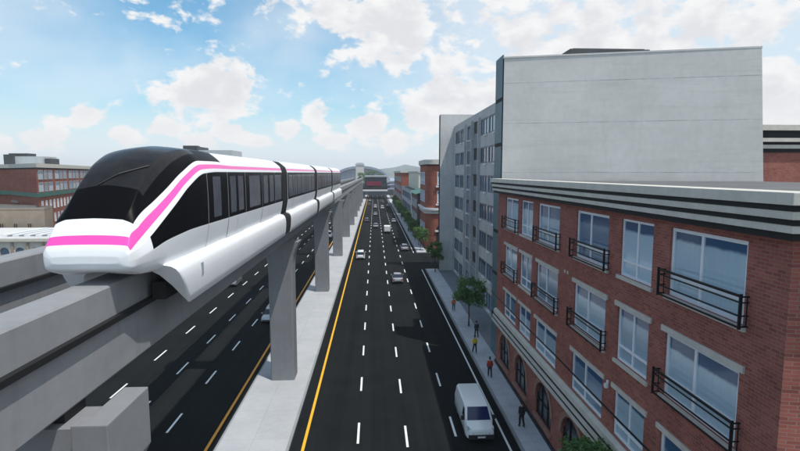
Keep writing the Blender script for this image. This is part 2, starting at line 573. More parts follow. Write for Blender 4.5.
# ------------------------------------------------------------------ facades
def facade(mb, O, U, N, w, z0, z1, holes, rec=0.18):
    """a flat wall with rectangular or arched openings and their reveals"""
    us = sorted({0.0, w} | {h[0] for h in holes} | {h[1] for h in holes})
    zs = sorted({z0, z1} | {h[2] for h in holes} | {h[3] for h in holes})

    def p(u, z, d=0.0):
        return (O[0] + U[0] * u - N[0] * d, O[1] + U[1] * u - N[1] * d, z)
    flip = (U[1] * N[0] - U[0] * N[1]) < 0

    def q(a):
        mb.face(a[::-1] if flip else a)
    for i in range(len(us) - 1):
        for j in range(len(zs) - 1):
            uc, zc = (us[i] + us[i + 1]) / 2, (zs[j] + zs[j + 1]) / 2
            if any(h[0] < uc < h[1] and h[2] < zc < h[3] for h in holes):
                continue
            q([p(us[i], zs[j]), p(us[i + 1], zs[j]), p(us[i + 1], zs[j + 1]), p(us[i], zs[j + 1])])
    for h in holes:
        u0, u1, a, b = h[:4]
        arch = len(h) > 4 and h[4]
        if not arch:
            for (ua, za), (ub, zb) in (((u0, a), (u1, a)), ((u1, a), (u1, b)), ((u1, b), (u0, b)), ((u0, b), (u0, a))):
                mb.face([p(ua, za), p(ub, zb), p(ub, zb, rec), p(ua, za, rec)])
        else:
            r = (u1 - u0) / 2
            uc = (u0 + u1) / 2
            zsps = b - r
            arc = [(uc - r * math.cos(t), zsps + r * math.sin(t)) for t in [math.pi * k / 16 for k in range(17)]]
            for k in range(16):
                (ua, za), (ub, zb) = arc[k], arc[k + 1]
                q([p(ua, za), p(ub, zb), p(ub, b), p(ua, b)])
                mb.face([p(ua, za), p(ub, zb), p(ub, zb, rec), p(ua, za, rec)])
            for (ua, za), (ub, zb) in (((u0, a), (u1, a)), ((u1, a), (u1, zsps)), ((u0, zsps), (u0, a))):
                mb.face([p(ua, za), p(ub, zb), p(ub, zb, rec), p(ua, za, rec)])


def window(parent, O, U, N, u0, u1, z0, z1, muls=(0.5,), trans=(), rec=0.16, bar=0.09, fm=None, pm=None, name='window', proud=0.05):
    """frame (part) with its glass (sub-part)"""
    fm = fm or M['frame']
    pm = pm or M['pane']
    f = MB()
    a, b = -rec - 0.02, -rec + proud
    f.obox(O, U, N, u0, u0 + bar, z0, z1, a, b)
    f.obox(O, U, N, u1 - bar, u1, z0, z1, a, b)
    f.obox(O, U, N, u0 + bar, u1 - bar, z0, z0 + bar, a, b - .004)
    f.obox(O, U, N, u0 + bar, u1 - bar, z1 - bar, z1, a, b - .004)
    for m_ in muls:
        u = u0 + (u1 - u0) * m_
        f.obox(O, U, N, u - bar / 2, u + bar / 2, z0 + bar, z1 - bar, a, b - .008)
    for t in trans:
        z = z0 + (z1 - z0) * t
        f.obox(O, U, N, u0 + bar, u1 - bar, z - bar / 2, z + bar / 2, a, b - .012)
    fo = f.build(name, fm, parent)
    g = MB()
    g.obox(O, U, N, u0 + .02, u1 - .02, z0 + .02, z1 - .02, -rec - 0.06, -rec - 0.012)
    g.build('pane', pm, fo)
    return fo


# ------------------------------------------------------------------ ground, roads, markings
def sheet(name, poly, z, m, kind='structure'):
    mb = MB()
    mb.face([(x, y, z) for x, y in poly])
    return mb.build(name, m, None, kind=kind)


g = MB()
g.face([(-6000, -300, 0), (6000, -300, 0), (6000, 9000, 0), (-6000, 9000, 0)])
g.build('ground', M['ground'], kind='structure')
FAR = 900
sheet('road', [(-25.4, -60), (-10.5, -60), (-10.5, FAR), (-25.4, FAR)], 0.006, M['asphalt'])
sheet('road', [(-5.65, -60), (9.45, -60), (9.45, FAR), (-5.65, FAR)], 0.006, M['asphalt'])
sheet('side_street', [(9.45, 93.2), (160, 93.2), (160, 112.6), (9.45, 112.6)], 0.006, M['asphalt'])

med = MB()
med.box(-10.36, -5.83, -60, FAR, 0.0, 0.17)
med.build('median', M['median'], kind='structure')
kb = MB()
kb.box(-5.83, -5.65, -60, FAR, 0, 0.155)
kb.box(-10.5, -10.36, -60, FAR, 0, 0.155)
for y0, y1 in ((-60, 93.0), (112.8, FAR)):
    kb.box(9.45, 9.65, y0, y1, 0, 0.155)
kb.box(9.65, 40, 92.8, 93.0, 0, 0.154)
kb.box(9.65, 40, 112.8, 113.0, 0, 0.154)
kb.box(-25.6, -25.4, -60, FAR, 0, 0.155)
kb.build('kerb', M['kerb'], kind='structure')
pv = MB()
pv.box(9.65, 11.72, -60, 92.8, 0, 0.165)
pv.box(9.65, 11.72, 113.0, FAR, 0, 0.165)
pv.build('pavement', M['paving'], kind='structure')
pz = MB()
pz.box(11.72, 15, 40.0, 92.8, 0, 0.16)
pz.build('plaza', M['plaza'], kind='structure')
pl = MB()
pl.box(-31.5, -25.6, -60, FAR, 0, 0.16)
pl.build('pavement', M['paving'], kind='structure')


def strip(mb, x, w, y0, y1, z=0.0105):
    mb.face([(x - w / 2, y0, z), (x + w / 2, y0, z), (x + w / 2, y1, z), (x - w / 2, y1, z)])


mk = MB()
for x, off in ((-1.2, 33.6), (2.1, 33.0), (5.5, 34.2)):
    y = off - 8.23 * 6
    while y < 640:
        strip(mk, x, 0.16, y - 1.42, y + 1.42)
        y += 8.23
for x, off in ((-14.55, 35.7), (-17.85, 46.2), (-21.3, 49.7)):
    y = off - 8.23 * 8
    while y < 640:
        strip(mk, x, 0.16, y - 1.42, y + 1.42)
        y += 8.23
strip(mk, 8.8, 0.15, -60, 93)
strip(mk, 8.8, 0.15, 113, 640)
strip(mk, -24.75, 0.15, -60, 640)
mk.build('road_markings', M['white'], kind='structure')
my = MB()
strip(my, -4.78, 0.2, -60, 640)
my.build('road_markings', M['yellow'], kind='structure')
mo = MB()
strip(mo, -11.1, 0.2, -60, 640)
mo.build('road_markings', M['orange'], kind='structure')

# ------------------------------------------------------------------ guideway
BX = (-8.0, -13.9)
BT, BB = 14.84, 12.22        # beam top and bottom


def beam(x, label):
    root = thing('guideway_beam', (x, 0, BB), label, 'guideway beam')
    h = 0.52
    c = 0.05
    prof = [(-h + .03, BB), (-h, BB + .05), (-h, BT - c), (-h + c, BT), (h - c, BT), (h, BT - c), (h, BB + .05), (h - .03, BB)]
    b = MB()
    b.loft([[(x + px, y, pz_) for px, pz_ in prof] for y in (-40, 120, 340)])
    b.build('beam', M['beam'], root)
    for s in (-1, 1):
        r = MB()
        a0, a1 = (x + s * (h + .004), x + s * (h + .17))
        r.box(min(a0, a1), max(a0, a1), -40, 340, BT - 1.06, BT - 0.90)
        r.build('power_rail', M['black'], root)
    return root


beam(BX[0], 'long grey concrete guideway beam carrying the white monorail train')
beam(BX[1], 'empty grey concrete guideway beam running parallel beyond the train')

ords = ['nearest', 'second', 'third', 'fourth', 'fifth', 'sixth', 'seventh', 'eighth', 'ninth', 'tenth', 'eleventh']


def pier(yc, near=False):
    root = thing('guideway_pier', (-8.0, yc, 0), 'x', 'pier', 'guideway piers along the median')
    hx, hy = 1.0, 0.9
    col = MB()
    rings = []
    if near:
        hx, hy = .9, .6
    for z, ex in ((0.17, 0), (9.4, 0), (10.4, .04), (11.0, .14), (11.5, .3), (11.85, .48), (11.9 if near else BB - .008, .5 if near else .6)):
        a = hx + ex
        ch = .08
        rings.append([(-8 + sx * (a - (ch if k else 0)), yc + sy * (hy - (0 if k else ch)), z)
                      for sx, sy, k in ((1, -1, 1), (1, -1, 0), (1, 1, 0), (1, 1, 1), (-1, 1, 1), (-1, 1, 0), (-1, -1, 0), (-1, -1, 1))])
    col.loft(rings)
    col.build('column', M['pier'], root)
    cap = MB()
    # crosshead reaching out under the second beam, its soffit rising towards the tip
    ya, yb = (yc - .55 if near else yc - .86), (yc + 1.0 if near else yc + .86)
    xr = -7.1 if near else -9.2
    zt = 11.5 if near else BB - .006
    prof = [(xr, zt - .75), (xr, zt), (-15.6, zt), (-15.6, zt - .65), (-10.2, zt - 1.3), (-8.6, zt - 1.3)]
    cap.loft([[(x, y, z) for x, z in prof] for y in (ya, yb)])
    cap.build('crosshead', M['pier'], root, bevel=.04)
    if near:
        lip = MB()
        ya = yc - 1.0
        poly = [(-6.22, ya), (-6.22, yb + .15), (-6.86, yb + .15), (-6.86, ya + .45), (-7.06, ya + .45), (-7.06, ya)]
        lip.loft([[(x, y, 12.18) for x, y in poly], [(x, y, 10.6) for x, y in poly],
                  [(min(x, -6.9), y, 9.2) for x, y in poly]])
        lip.build('bearing_corbel', M['pier'], root, bevel=.03)
        brg = MB()
        for bx in BX:
            brg.box(bx - .4, bx + .4, yc - .3, yc + .6, 11.503, BB - .003)
        brg.build_each('bearing', M['black'], root)
    return root


pier0 = pier(43.4)
for i, y in enumerate([12.5] + [43.4 + 32.8 * k for k in range(0, 9)]):
    if i == 1:
        p = pier0
    elif i == 0:
        p = pier(y, True)
    else:
        p = copy_tree(pier0)
        p.location = (-8, y, 0)
    p['label'] = ('grey pier cap jutting out below the train nose, nearest of the piers' if i == 0 else
                  'tall grey concrete pier on the white median, %s pier counted from the train nose' % ords[i])


# ------------------------------------------------------------------ monorail train
def pchip(xs, ys, x):
    xs, ys = np.array(xs, float), np.array(ys, float)
    h = np.diff(xs)
    d = np.diff(ys) / h
    m = np.zeros(len(xs))
    m[0], m[-1] = d[0], d[-1]
    for i in range(1, len(xs) - 1):
        if d[i - 1] * d[i] > 0:
            w1, w2 = 2 * h[i] + h[i - 1], h[i] + 2 * h[i - 1]
            m[i] = (w1 + w2) / (w1 / d[i - 1] + w2 / d[i])
    i = int(np.clip(np.searchsorted(xs, x) - 1, 0, len(xs) - 2))
    t = (x - xs[i]) / h[i]
    t = min(max(t, 0), 1)
    return ((2 * t**3 - 3 * t**2 + 1) * ys[i] + (t**3 - 2 * t**2 + t) * h[i] * m[i]
            + (-2 * t**3 + 3 * t**2) * ys[i + 1] + (t**3 - t**2) * h[i] * m[i + 1])


MAIN = [(0, 15.0), (1.36, 15.0), (1.55, 15.45), (1.65, 16.07), (1.63, 18.04), (1.50, 18.42), (1.02, 18.80), (0, 18.95)]
NOSE = {
    14.20: [(0, 15.51), (0.80, 15.51), (0.88, 15.53), (0.91, 15.57), (0.91, 15.63), (0.87, 15.67), (0.55, 15.69), (0, 15.70)],
    14.25: [(0, 15.37), (1.00, 15.37), (1.09, 15.42), (1.12, 15.54), (1.12, 15.72), (1.04, 15.83), (0.62, 15.87), (0, 15.88)],
    14.38: [(0, 15.27), (1.08, 15.27), (1.19, 15.36), (1.22, 15.56), (1.21, 15.80), (1.10, 16.02), (0.66, 16.06), (0, 16.07)],
    14.62: [(0, 15.19), (1.13, 15.19), (1.28, 15.38), (1.33, 15.62), (1.29, 15.88), (1.07, 16.38), (0.74, 16.46), (0, 16.49)],
    15.10: [(0, 15.08), (1.24, 15.08), (1.43, 15.42), (1.48, 15.76), (1.40, 16.13), (1.12, 16.78), (0.88, 17.02), (0, 17.09)],
    15.90: [(0, 15.03), (1.30, 15.03), (1.50, 15.43), (1.56, 15.92), (1.48, 16.55), (1.19, 17.12), (0.92, 17.74), (0, 17.92)],
    16.80: [(0, 15.01), (1.33, 15.01), (1.53, 15.44), (1.61, 16.00), (1.54, 17.00), (1.28, 17.53), (0.96, 18.32), (0, 18.52)],
    17.90: [(0, 15.0), (1.35, 15.0), (1.55, 15.45), (1.64, 16.06), (1.59, 17.54), (1.34, 18.02), (0.98, 18.70), (0, 18.87)],
    19.40: [(0, 15.0), (1.36, 15.0), (1.55, 15.45), (1.65, 16.07), (1.62, 17.98), (1.41, 18.45), (0.98, 18.86), (0, 18.99)],
    21.00: [(0, 15.0), (1.36, 15.0), (1.55, 15.45), (1.65, 16.07), (1.63, 18.04), (1.48, 18.46), (1.0, 18.86), (0, 19.0)],
    23.50: MAIN,
    40.0: MAIN,
}
NY = sorted(NOSE)
_sec = {}


def section(y, nose):
    if not nose:
        return MAIN
    if y not in _sec:
        _sec[y] = [(float(pchip(NY, [NOSE[a][i][0] for a in NY], y)), float(pchip(NY, [NOSE[a][i][1] for a in NY], y))) for i in range(8)]
    return _sec[y]


def surf(t, y, nose):
    s = section(y, nose)
    i = min(int(t + 1e-9), 6)
    f = t - i

    def g(k):
        if k < 0:
            return (-s[1][0], s[1][1])
        if k > 7:
            return (-s[6][0], s[6][1])
        return s[k]
    p0, p1, p2, p3 = g(i - 1), g(i), g(i + 1), g(i + 2)
    # centripetal-like tension keeps the corners from overshooting
    out = []
    for c in (0, 1):
        a0, a1, a2, a3 = p0[c], p1[c], p2[c], p3[c]
        l0 = math.dist(p0, p1) ** .5 + 1e-6
        l1 = math.dist(p1, p2) ** .5 + 1e-6
        l2 = math.dist(p2, p3) ** .5 + 1e-6
        m1 = (a2 - a1) + l1 * ((a1 - a0) / l0 - (a2 - a0) / (l0 + l1))
        m2 = (a2 - a1) + l1 * ((a3 - a2) / l2 - (a3 - a1) / (l1 + l2))
        if i >= 2:                     # flatter panels, crisper edges between them
            m1 = .4 * m1 + .6 * (a2 - a1)
            m2 = .4 * m2 + .6 * (a2 - a1)
        out.append((2 * f**3 - 3 * f**2 + 1) * a1 + (f**3 - 2 * f**2 + f) * m1 + (-2 * f**3 + 3 * f**2) * a2 + (f**3 - f**2) * m2)
    return max(out[0], 0.0), out[1]


TX = BX[0]
train = thing('monorail_train', (TX, 14.2, BT), 'white monorail train with pink stripe and black windscreen on the guideway beam', 'train')


def spt(t, y, side, nose, off=0.0):
    x, z = surf(t, y, nose)
    p = Vector((TX + side * x, y, z))
    if off:
        p += snorm(t, y, side, nose) * off
    return p


def snorm(t, y, side, nose):
    e = 0.02
    t0, t1 = max(t - e, 0), min(t + e, 7)
    a = spt(t1, y, side, nose) - spt(t0, y, side, nose)
    y0, y1 = (max(y - .03, 14.2), y + .03) if nose else (y - .03, y + .03)
    b = spt(t, y1, side, nose) - spt(t, y0, side, nose)
    n = a.cross(b) if side < 0 else b.cross(a)
    if n.length < 1e-9:
        return Vector((0, 0, 1))
    n.normalize()
    c = Vector((TX, y + (4 if nose and y < 20 else 0), 16.8))
    if n.dot(Vector((p := spt(t, y, side, nose))) - c) < 0:
        n = -n
    return n


class Shell:
    """collects param-space quads of the train skin into one mesh with the skin's own normals"""
    def __init__(s):
        s.k, s.v, s.n, s.f = {}, [], [], []

    def vert(s, t, y, side, nose, off):
        if t >= 7 - 1e-6 or t <= 1e-6:
            key = (round(t, 3), round(y, 4), 0)
        else:
            key = (round(t, 3), round(y, 4), side)
        if key not in s.k:
            s.k[key] = len(s.v)
            n = snorm(t, y, side, nose)
            if t >= 7 - 1e-6:
                n = Vector((0, n.y, n.z)).normalized()
            s.v.append(spt(t, y, side, nose) + n * off)
            s.n.append(n)
        return s.k[key]

    def quad4(s, ta0, ta1, tb0, tb1, y0, y1, side, nose, off=0.0):
        q = [s.vert(ta0, y0, side, nose, off), s.vert(tb0, y1, side, nose, off), s.vert(tb1, y1, side, nose, off), s.vert(ta1, y0, side, nose, off)]
        q = list(dict.fromkeys(q))
        if len(q) > 2:
            s.f.append(q)

    def quad(s, t0, t1, y0, y1, side, nose, off=0.0):
        q = [s.vert(t0, y0, side, nose, off), s.vert(t0, y1, side, nose, off), s.vert(t1, y1, side, nose, off), s.vert(t1, y0, side, nose, off)]
        q = list(dict.fromkeys(q))
        if len(q) > 2:
            s.f.append(q[::-1] if side > 0 else q)

    def build(s, name, m, parent):
        off = ORG[parent.name]
        fs = []
        for f in s.f:
            g = Vector((0, 0, 0))
            for i in range(1, len(f) - 1):
                g += (s.v[f[i]] - s.v[f[0]]).cross(s.v[f[i + 1]] - s.v[f[0]])
            av = sum((s.n[i] for i in f), Vector((0, 0, 0)))
            fs.append(f if g.dot(av) >= 0 else f[::-1])
        me = bpy.data.meshes.new(name)
        me.from_pydata([tuple(v - off) for v in s.v], [], fs)
        me.materials.append(m)
        me.polygons.foreach_set('use_smooth', [True] * len(me.polygons))
        me.update()
        me.normals_split_custom_set_from_vertices([tuple(n) for n in s.n])
        return link_mesh(name, me, parent)


def car_panes(y0, y1, first):
    """window ranges and doors along one car"""
    if first:
        return ([(20.3, 21.3), (22.7, 23.6), (24.0, 24.9), (26.1, 28.5), (29.4, 30.6), (31.1, 32.3), (32.8, 34.9)],
                [(22.3, 25.3), (29.0, 32.7)])
    L = y1 - y0
    panes, doors = [], []
    for a, b in ((.03, .13), (.15, .19), (.205, .245), (.27, .40), (.415, .53), (.55, .59), (.605, .645), (.67, .80), (.815, .955)):
        panes.append((y0 + a * L, y0 + b * L))
    doors = [(y0 + .14 * L, y0 + .255 * L), (y0 + .54 * L, y0 + .655 * L)]
    return panes, doors


def train_car(y0, y1, first):
    nose = first
    panes, doors = car_panes(y0, y1, first)
    ys = {y0, y1}
    for a, b in panes + doors:
        ys |= {a, b}
    if first:
        ys |= {14.20, 14.21, 14.22, 14.235, 14.25, 14.28, 14.31, 14.34, 14.38, 14.43, 14.49, 14.55, 14.62, 14.70, 14.78, 14.86, 14.94}
        ys |= set(np.round(np.arange(15.02, 24.0, 0.16), 3).tolist())
        ys |= {15.1, 19.62, 15.6, 19.7, 21.9}
    else:
        ys |= set(np.round(np.linspace(y0, y1, 14), 3).tolist())
    ys = sorted(ys)
    ts = [round(0.1 * i, 2) for i in range(71)]
    shells = {}

    def sh(key):
        return shells.setdefault(key, Shell())
    for j in range(len(ys) - 1):
        ya, yb = ys[j], ys[j + 1]
        ym = (ya + yb) / 2
        for i in range(70):
            ta, tb = ts[i], ts[i + 1]
            tm = (ta + tb) / 2
            for side in (1, -1):
                key = 'body'
                if first and 14.49 < ym < 14.94 and 4.7 < tm < 5.0:
                    if i == 47:
                        def tb(y_):
                            return 4.7 + .3 * max(0.0, 1 - (y_ - 14.49) / .4) ** 1.6
                        for q0, q1, kk in ((0, .5, 'stripe'), (.5, 1, 'stripe'), (0, .5, 'body'), (.5, 1, 'body')):
                            lo = [4.7, 4.7] if kk == 'stripe' else [tb(ya), tb(yb)]
                            hi = [tb(ya), tb(yb)] if kk == 'stripe' else [5.0, 5.0]
                            sh(kk).quad4(lo[0] + (hi[0] - lo[0]) * q0, lo[0] + (hi[0] - lo[0]) * q1, lo[1] + (hi[1] - lo[1]) * q0, lo[1] + (hi[1] - lo[1]) * q1, ya, yb, side, nose)
                    continue
                if first:
                    if tm > 5.0 and 14.78 < ym < 21.9:
                        key = 'shield' if (tm > 5.6 and 15.6 < ym < 19.7) else 'surround'
                    elif 4.3 < tm < 4.7 and ym > 14.34:
                        key = 'stripe'
                    elif tm > 4.3 and 14.34 < ym < 14.49:
                        key = 'stripe'
                    elif 3.0 < tm < 4.0 and ym > 15.1:
                        key = ('side', side)
                else:
                    if 4.3 < tm < 4.7:
                        key = 'stripe'
                    elif 3.0 < tm < 4.0:
                        key = ('side', side)
                if isinstance(key, tuple) and 3.1 < tm < 3.9:
                    for q, (a, b) in enumerate(panes):
                        if a < ym < b:
                            key = ('pane', side, q)
                sh(key).quad(ta, tb, ya, yb, side, nose)
    body = shells['body']
    # closing faces at both ends
    for k_, v_ in body.k.items():
        if first and abs(k_[1] - y0) < 1e-3:
            body.n[v_] = (body.n[v_] * .5 + Vector((0, -1, 0))).normalized()
    for ye in (y0, y1):
        ring = [body.vert(t, ye, 1, nose, 0) for t in ts] + [body.vert(t, ye, -1, nose, 0) for t in ts[::-1][1:-1]]
        pts = [body.v[i] for i in ring]
        b = len(body.v)
        nrm = Vector((0, -1 if ye == y0 else 1, 0))
        body.v += pts
        body.n += [nrm] * len(pts)
        body.f.append(list(range(b, b + len(pts))))
    car = body.build('train_car', M['train_white'], train)
    shells['stripe'].build('pink_stripe', M['pink'], car)
    if first:
        shells['surround'].build('windscreen_surround', M['tglass'], car)
        shells['shield'].build('windscreen', M['shield'], car)
        w = MB()
        w.tube([spt(6.7, 15.6, -1, True, .03), spt(6.8, 15.95, 1, True, .05), spt(6.1, 16.5, 1, True, .05)], .02, 5)
        w.build_each('wiper', M['black'], car)
    for side in (1, -1):
        shells[('side', side)].build('window_band', M['tglass'], car)
        for q in range(len(panes)):
            shells[('pane', side, q)].build('window_pane', M['tpane'], car)
        for a, b in doors:
            d = Shell()
            for i in range(15, 30):
                for ya, yb in ((a + .03, (a + b) / 2 - .02), ((a + b) / 2 + .02, b - .03)):
                    d.quad(ts[i], ts[i + 1], ya, yb, side, nose, .014)
            do = d.build('door', M['train_white'], car)
            s = Shell()
            for i in range(15, 40):
                for yy in (a, b):
                    s.quad(ts[i], ts[i + 1], yy - .022, yy + .022, side, nose, .006)
                if i < 30:
                    s.quad(ts[i], ts[i + 1], (a + b) / 2 - .012, (a + b) / 2 + .012, side, nose, .006)
            s.build('door_seam', M['seam'], do)
        if first:
            s = Shell()
            for i in range(10, 40):
                s.quad(ts[i], ts[i + 1], 19.6, 19.64, side, nose, .006)
            s.build('panel_seam', M['seam'], car)
        # skirt hanging beside the beam
        pr = [(0.70, 15.12), (1.42, 15.18), (1.64, 15.13), (1.77, 15.02), (1.835, 14.85), (1.86, 14.6), (1.85, 14.3), (1.82, 13.98), (1.77, 13.70),
              (1.70, 13.64), (1.58, 13.92), (1.40, 14.35), (1.15, 14.78), (0.9, 14.98)]
        sy = y0 + (1.75 if first else 0.0)
        sk = MB()

        def ring(y, slant, sc_=1.0):
            return [(TX + side * (1.4 + (px - 1.4) * sc_), y + slant * (15.15 - pz_), 14.6 + (pz_ - 14.6) * sc_) for px, pz_ in pr]
        rings = ([ring(sy - .05, .75, .93), ring(sy, .75, .985), ring(sy + .1, .75)] if first else [ring(sy, 0)]) + [ring(y1, 0)]
        sk.loft(rings)
        sko = sk.build('skirt', M['train_white'], car, angle=50)
        if side == 1 or True:
            v = MB()
            for yv in ([18.0] if first else []):
                v.box(*sorted((TX + side * 1.80, TX + side * 1.875)), yv, yv + .18, 14.4, 14.84)
            if v.v:
                v.build('vent', M['vent'], sko)
        bg_ = MB()
        for yb_ in ((y0 + 3.4, y1 - 3.0) if first else (y0 + 2.5, y1 - 2.5)):
            for dz in (13.62, 14.5):
                pass
            bg_.box(*sorted((TX + side * .72, TX + side * 1.15)), yb_ - 1.0, yb_ + 1.6, 13.88, 14.45)
        bg_.build_each('guide_wheel_unit', M['rubber'], car)
    return car


def gangway(y0, y1):
    ts = [round(0.1 * i, 2) for i in range(71)]
    b = MB()
    n = 5
    rings = []
    for k in range(n):
        y = y0 + (y1 - y0) * k / (n - 1)
        ins = 0.02 if k in (0, n - 1) else (0.07 if k % 2 else 0.04)
        right = []
        for t in ts[::2]:
            x, z = surf(t, 40, False)
            right.append((x * (1 - ins / 1.65), 16.9 + (z - 16.9) * (1 - ins / 1.9)))
        ring = [(TX + x, y, z) for x, z in right] + [(TX - x, y, z) for x, z in right[::-1][1:-1]]
        rings.append(ring)
    b.loft(rings)
    pr = [(0.75, 15.08), (1.42, 15.12), (1.74, 15.0), (1.82, 14.85), (1.84, 14.6), (1.82, 14.2), (1.75, 13.74), (1.66, 13.74), (1.4, 14.3), (1.2, 14.75)]
    for side in (1, -1):
        b.loft([[(TX + side * px, y, pz_) for px, pz_ in pr] for y in (y0, y1)])
    b.build('gangway', M['bellows'], train)


CARS = [(14.2, 35.3), (37.5, 54.8), (57.0, 75.9), (78.1, 95.5)]
for i, (a, b) in enumerate(CARS):
    train_car(a, b, i == 0)
    if i:
        gangway(CARS[i - 1][1] + .002, a - .002)

# ------------------------------------------------------------------ brick building on the right
BY0, BY1, BXF = 13.1, 46.0, 11.42
def brick_building():
    root = thing('brick_building', (BXF, BY0, 0), 'red brick building with white windows, black balconies and striped stone cornice', 'building')
    holes = []
    O, U, N = (BXF, BY0), (0, 1), (-1, 0)
    def u(depth):
        return depth - 1.10 - BY0
    bays = [(44.4, 40.7, 'b'), (39.8, 36.9, 'n'), (35.7, 31.6, 'b'), (29.0, 25.05, 'b'), (23.8, 21.1, 'n'), (19.9, 15.85, 'b')]
    rows = [(13.28, 15.92), (9.24, 11.80), (5.52, 7.75)]
    for d1, d0, ty in bays:
        for za, zb in rows:
            holes.append((u(d0) , u(d1), za, zb))
    arches = [43.9, 38.9, 33.6, 28.6, 23.6, 18.8]
    for c in arches:
        holes.append((u(c) - 1.55, u(c) + 1.55, 1.0, 3.72, True))
    w = MB()
    L = BY1 - BY0
    facade(w, O, U, N, L, 0.0, 17.2, holes, 0.2)
    XB = 32.0
    YS = BY0 - (XB - BXF) * .245
    w.face([(BXF, BY0, 0), (XB, YS, 0), (XB, YS, 17.2), (BXF, BY0, 17.2)])
    YB = 41.0
    w.face([(BXF, BY1, 0), (XB, YB, 0), (XB, YB, 17.2), (BXF, BY1, 17.2)])
    w.face([(XB, YS, 0), (XB, YB, 0), (XB, YB, 17.2), (XB, YS, 17.2)])
    w.build('wall', M['brick'], root)
    r = MB()
    r.prism([(BXF + .1, BY0 + .1), (XB - .1, YS + .1), (XB - .1, YB - .1), (BXF + .1, BY1 - .1)], 17.203, 17.3)
    r.build('roof', M['roof'], root)
    # striped cornice: three stone bands stepping out, dark grooves between them
    def wrap(mb, z0, z1, out):
        poly = [(BXF - out, BY0 - out), (XB, YS - out), (XB, YS + .3), (BXF + .35, BY0 + .3), (BXF + .35, BY1), (BXF - out, BY1)]
        mb.prism(poly, z0, z1)
    st, gr = MB(), MB()
    for z0, z1, out in ((17.17, 17.50, .78), (16.79, 17.01, .68), (16.42, 16.63, .58)):
        wrap(st, z0, z1, out)
    for z0, z1, out in ((17.013, 17.167, .70), (16.633, 16.787, .60), (16.22, 16.417, .48)):
        wrap(gr, z0, z1, out)
    co = st.build('cornice', M['stone'], root, bevel=.02)
    gr.build('groove', M['groove'], co)
    # belt course above the arches, with a ledge on top
    def belt(mb, z0, z1, out):
        mb.obox(O, U, N, -.3, L, z0, z1, -.1, out)
    st, gr = MB(), MB()
    st.loft([[(BXF + .1, y, 5.42), (BXF - .06, y, 5.42), (BXF - .26, y, 5.30), (BXF - .26, y, 4.98), (BXF + .1, y, 4.98)] for y in (BY0 - .26, BY1)])
    belt(st, 4.62, 4.84, .36)
    belt(st, 4.30, 4.50, .46)
    belt(gr, 4.843, 4.977, .27)
    belt(gr, 4.503, 4.617, .37)
    be = st.build('belt_course', M['stone'], root)
    gr.build('groove', M['groove'], be)
    pl_ = MB()
    pl_.obox(O, U, N, -.05, L, 0.0, .42, -.05, .12)
    pl_.build('plinth', M['hole'], root)
    # windows with lintels, sills and balconies
    for d1, d0, ty in bays:
        u0, u1 = u(d0), u(d1)
        for ri, (za, zb) in enumerate(rows):
            if ty == 'b':
                wo = window(root, O, U, N, u0, u1, za, zb, muls=(0.56,), trans=(0.29,), rec=.13, bar=.14)
            else:
                wo = window(root, O, U, N, u0, u1, za, zb, muls=(0.5,), trans=(0.27,), rec=.13, bar=.11)
            if ri > 0:
                li = MB()
                li.obox(O, U, N, u0 - .22, u1 + .22, zb + .004, zb + .23, -.1, .07)
                li.build('lintel', M['stone'], wo)
            si = MB()
            if ri < 2:
                si.obox(O, U, N, u0 - .15, u1 + .15, za - .17, za - .004, -.10, .1)
                si.build('sill', M['stone'], wo)
            if ty == 'b' and ri < 2:
                b = MB()
                o0, o1 = .26, .31
                ua, ub = u0 - .22, u1 + .22
                zt = za + .98
                for z, hh in ((zt, .085), (zt - .2, .04), (za + .36, .045), (za + .0, .06)):
                    b.obox(O, U, N, ua, ub, z - hh / 2, z + hh / 2, o0, o1)
                for e0, e1 in ((ua + .004, ua + .03), (ub - .03, ub - .004)):
                    for z, hh in ((zt - .02, .05), (zt - .2, .04), (za + .36, .04), (za + .02, .05)):
                        b.obox(O, U, N, e0, e1, z - hh / 2, z + hh / 2, .002, o0 - .022)
                    b.obox(O, U, N, e0 + .002, e1 - .002, za + .05, zt - .05, .05, .08)
                for uu in (ua - .015, ub - .035):
                    b.obox(O, U, N, uu, uu + .05, za - .06, zt + .07, o0 - .02, o1 + .02)
                b.build('balcony_railing', M['iron'], root)
    # arched windows with brick rings
    for c in arches:
        uc = u(c)
        r_ = 1.55
        zs_ = 3.72 - r_
        g_ = MB()
        pts = [(uc - r_, 1.0), (uc + r_, 1.0)] + [(uc + r_ * math.cos(t), zs_ + r_ * math.sin(t)) for t in [math.pi * k / 16 for k in range(17)]]
        f = MB()
        for uu in (uc - r_ + .05, uc - r_ * .36, uc + r_ * .36, uc + r_ - .05):
            zt = zs_ + math.sqrt(max(r_**2 - (uu - uc)**2, .001))
            f.obox(O, U, N, uu - .05, uu + .05, 1.0, zt, -.2, -.1)
        f.obox(O, U, N, uc - r_ + .1, uc + r_ - .1, zs_ - .05, zs_ + .05, -.195, -.105)
        f.obox(O, U, N, uc - r_ + .1, uc + r_ - .1, 1.0, 1.1, -.195, -.105)
        fo = f.build('arched_window', M['iron'], root)
        g_.face([(O[0] + .17, O[1] + a, b) for a, b in pts])
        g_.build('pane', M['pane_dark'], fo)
        ar = MB()
        ri, ro = r_ + .02, r_ + .36
        for k in range(16):
            t0, t1 = math.pi * k / 16, math.pi * (k + 1) / 16
            q = [(uc + rr * math.cos(t), zs_ + rr * math.sin(t)) for rr, t in ((ri, t0), (ro, t0), (ro, t1), (ri, t1))]
            q = [(a, b) for a, b in q]
            vs = [(O[0] + .05, O[1] + a, b) for a, b in q] + [(O[0] - .09, O[1] + a, b) for a, b in q]
            ar.add(vs, [(0, 1, 2, 3), (7, 6, 5, 4), (0, 4, 5, 1), (1, 5, 6, 2), (2, 6, 7, 3), (3, 7, 4, 0)])
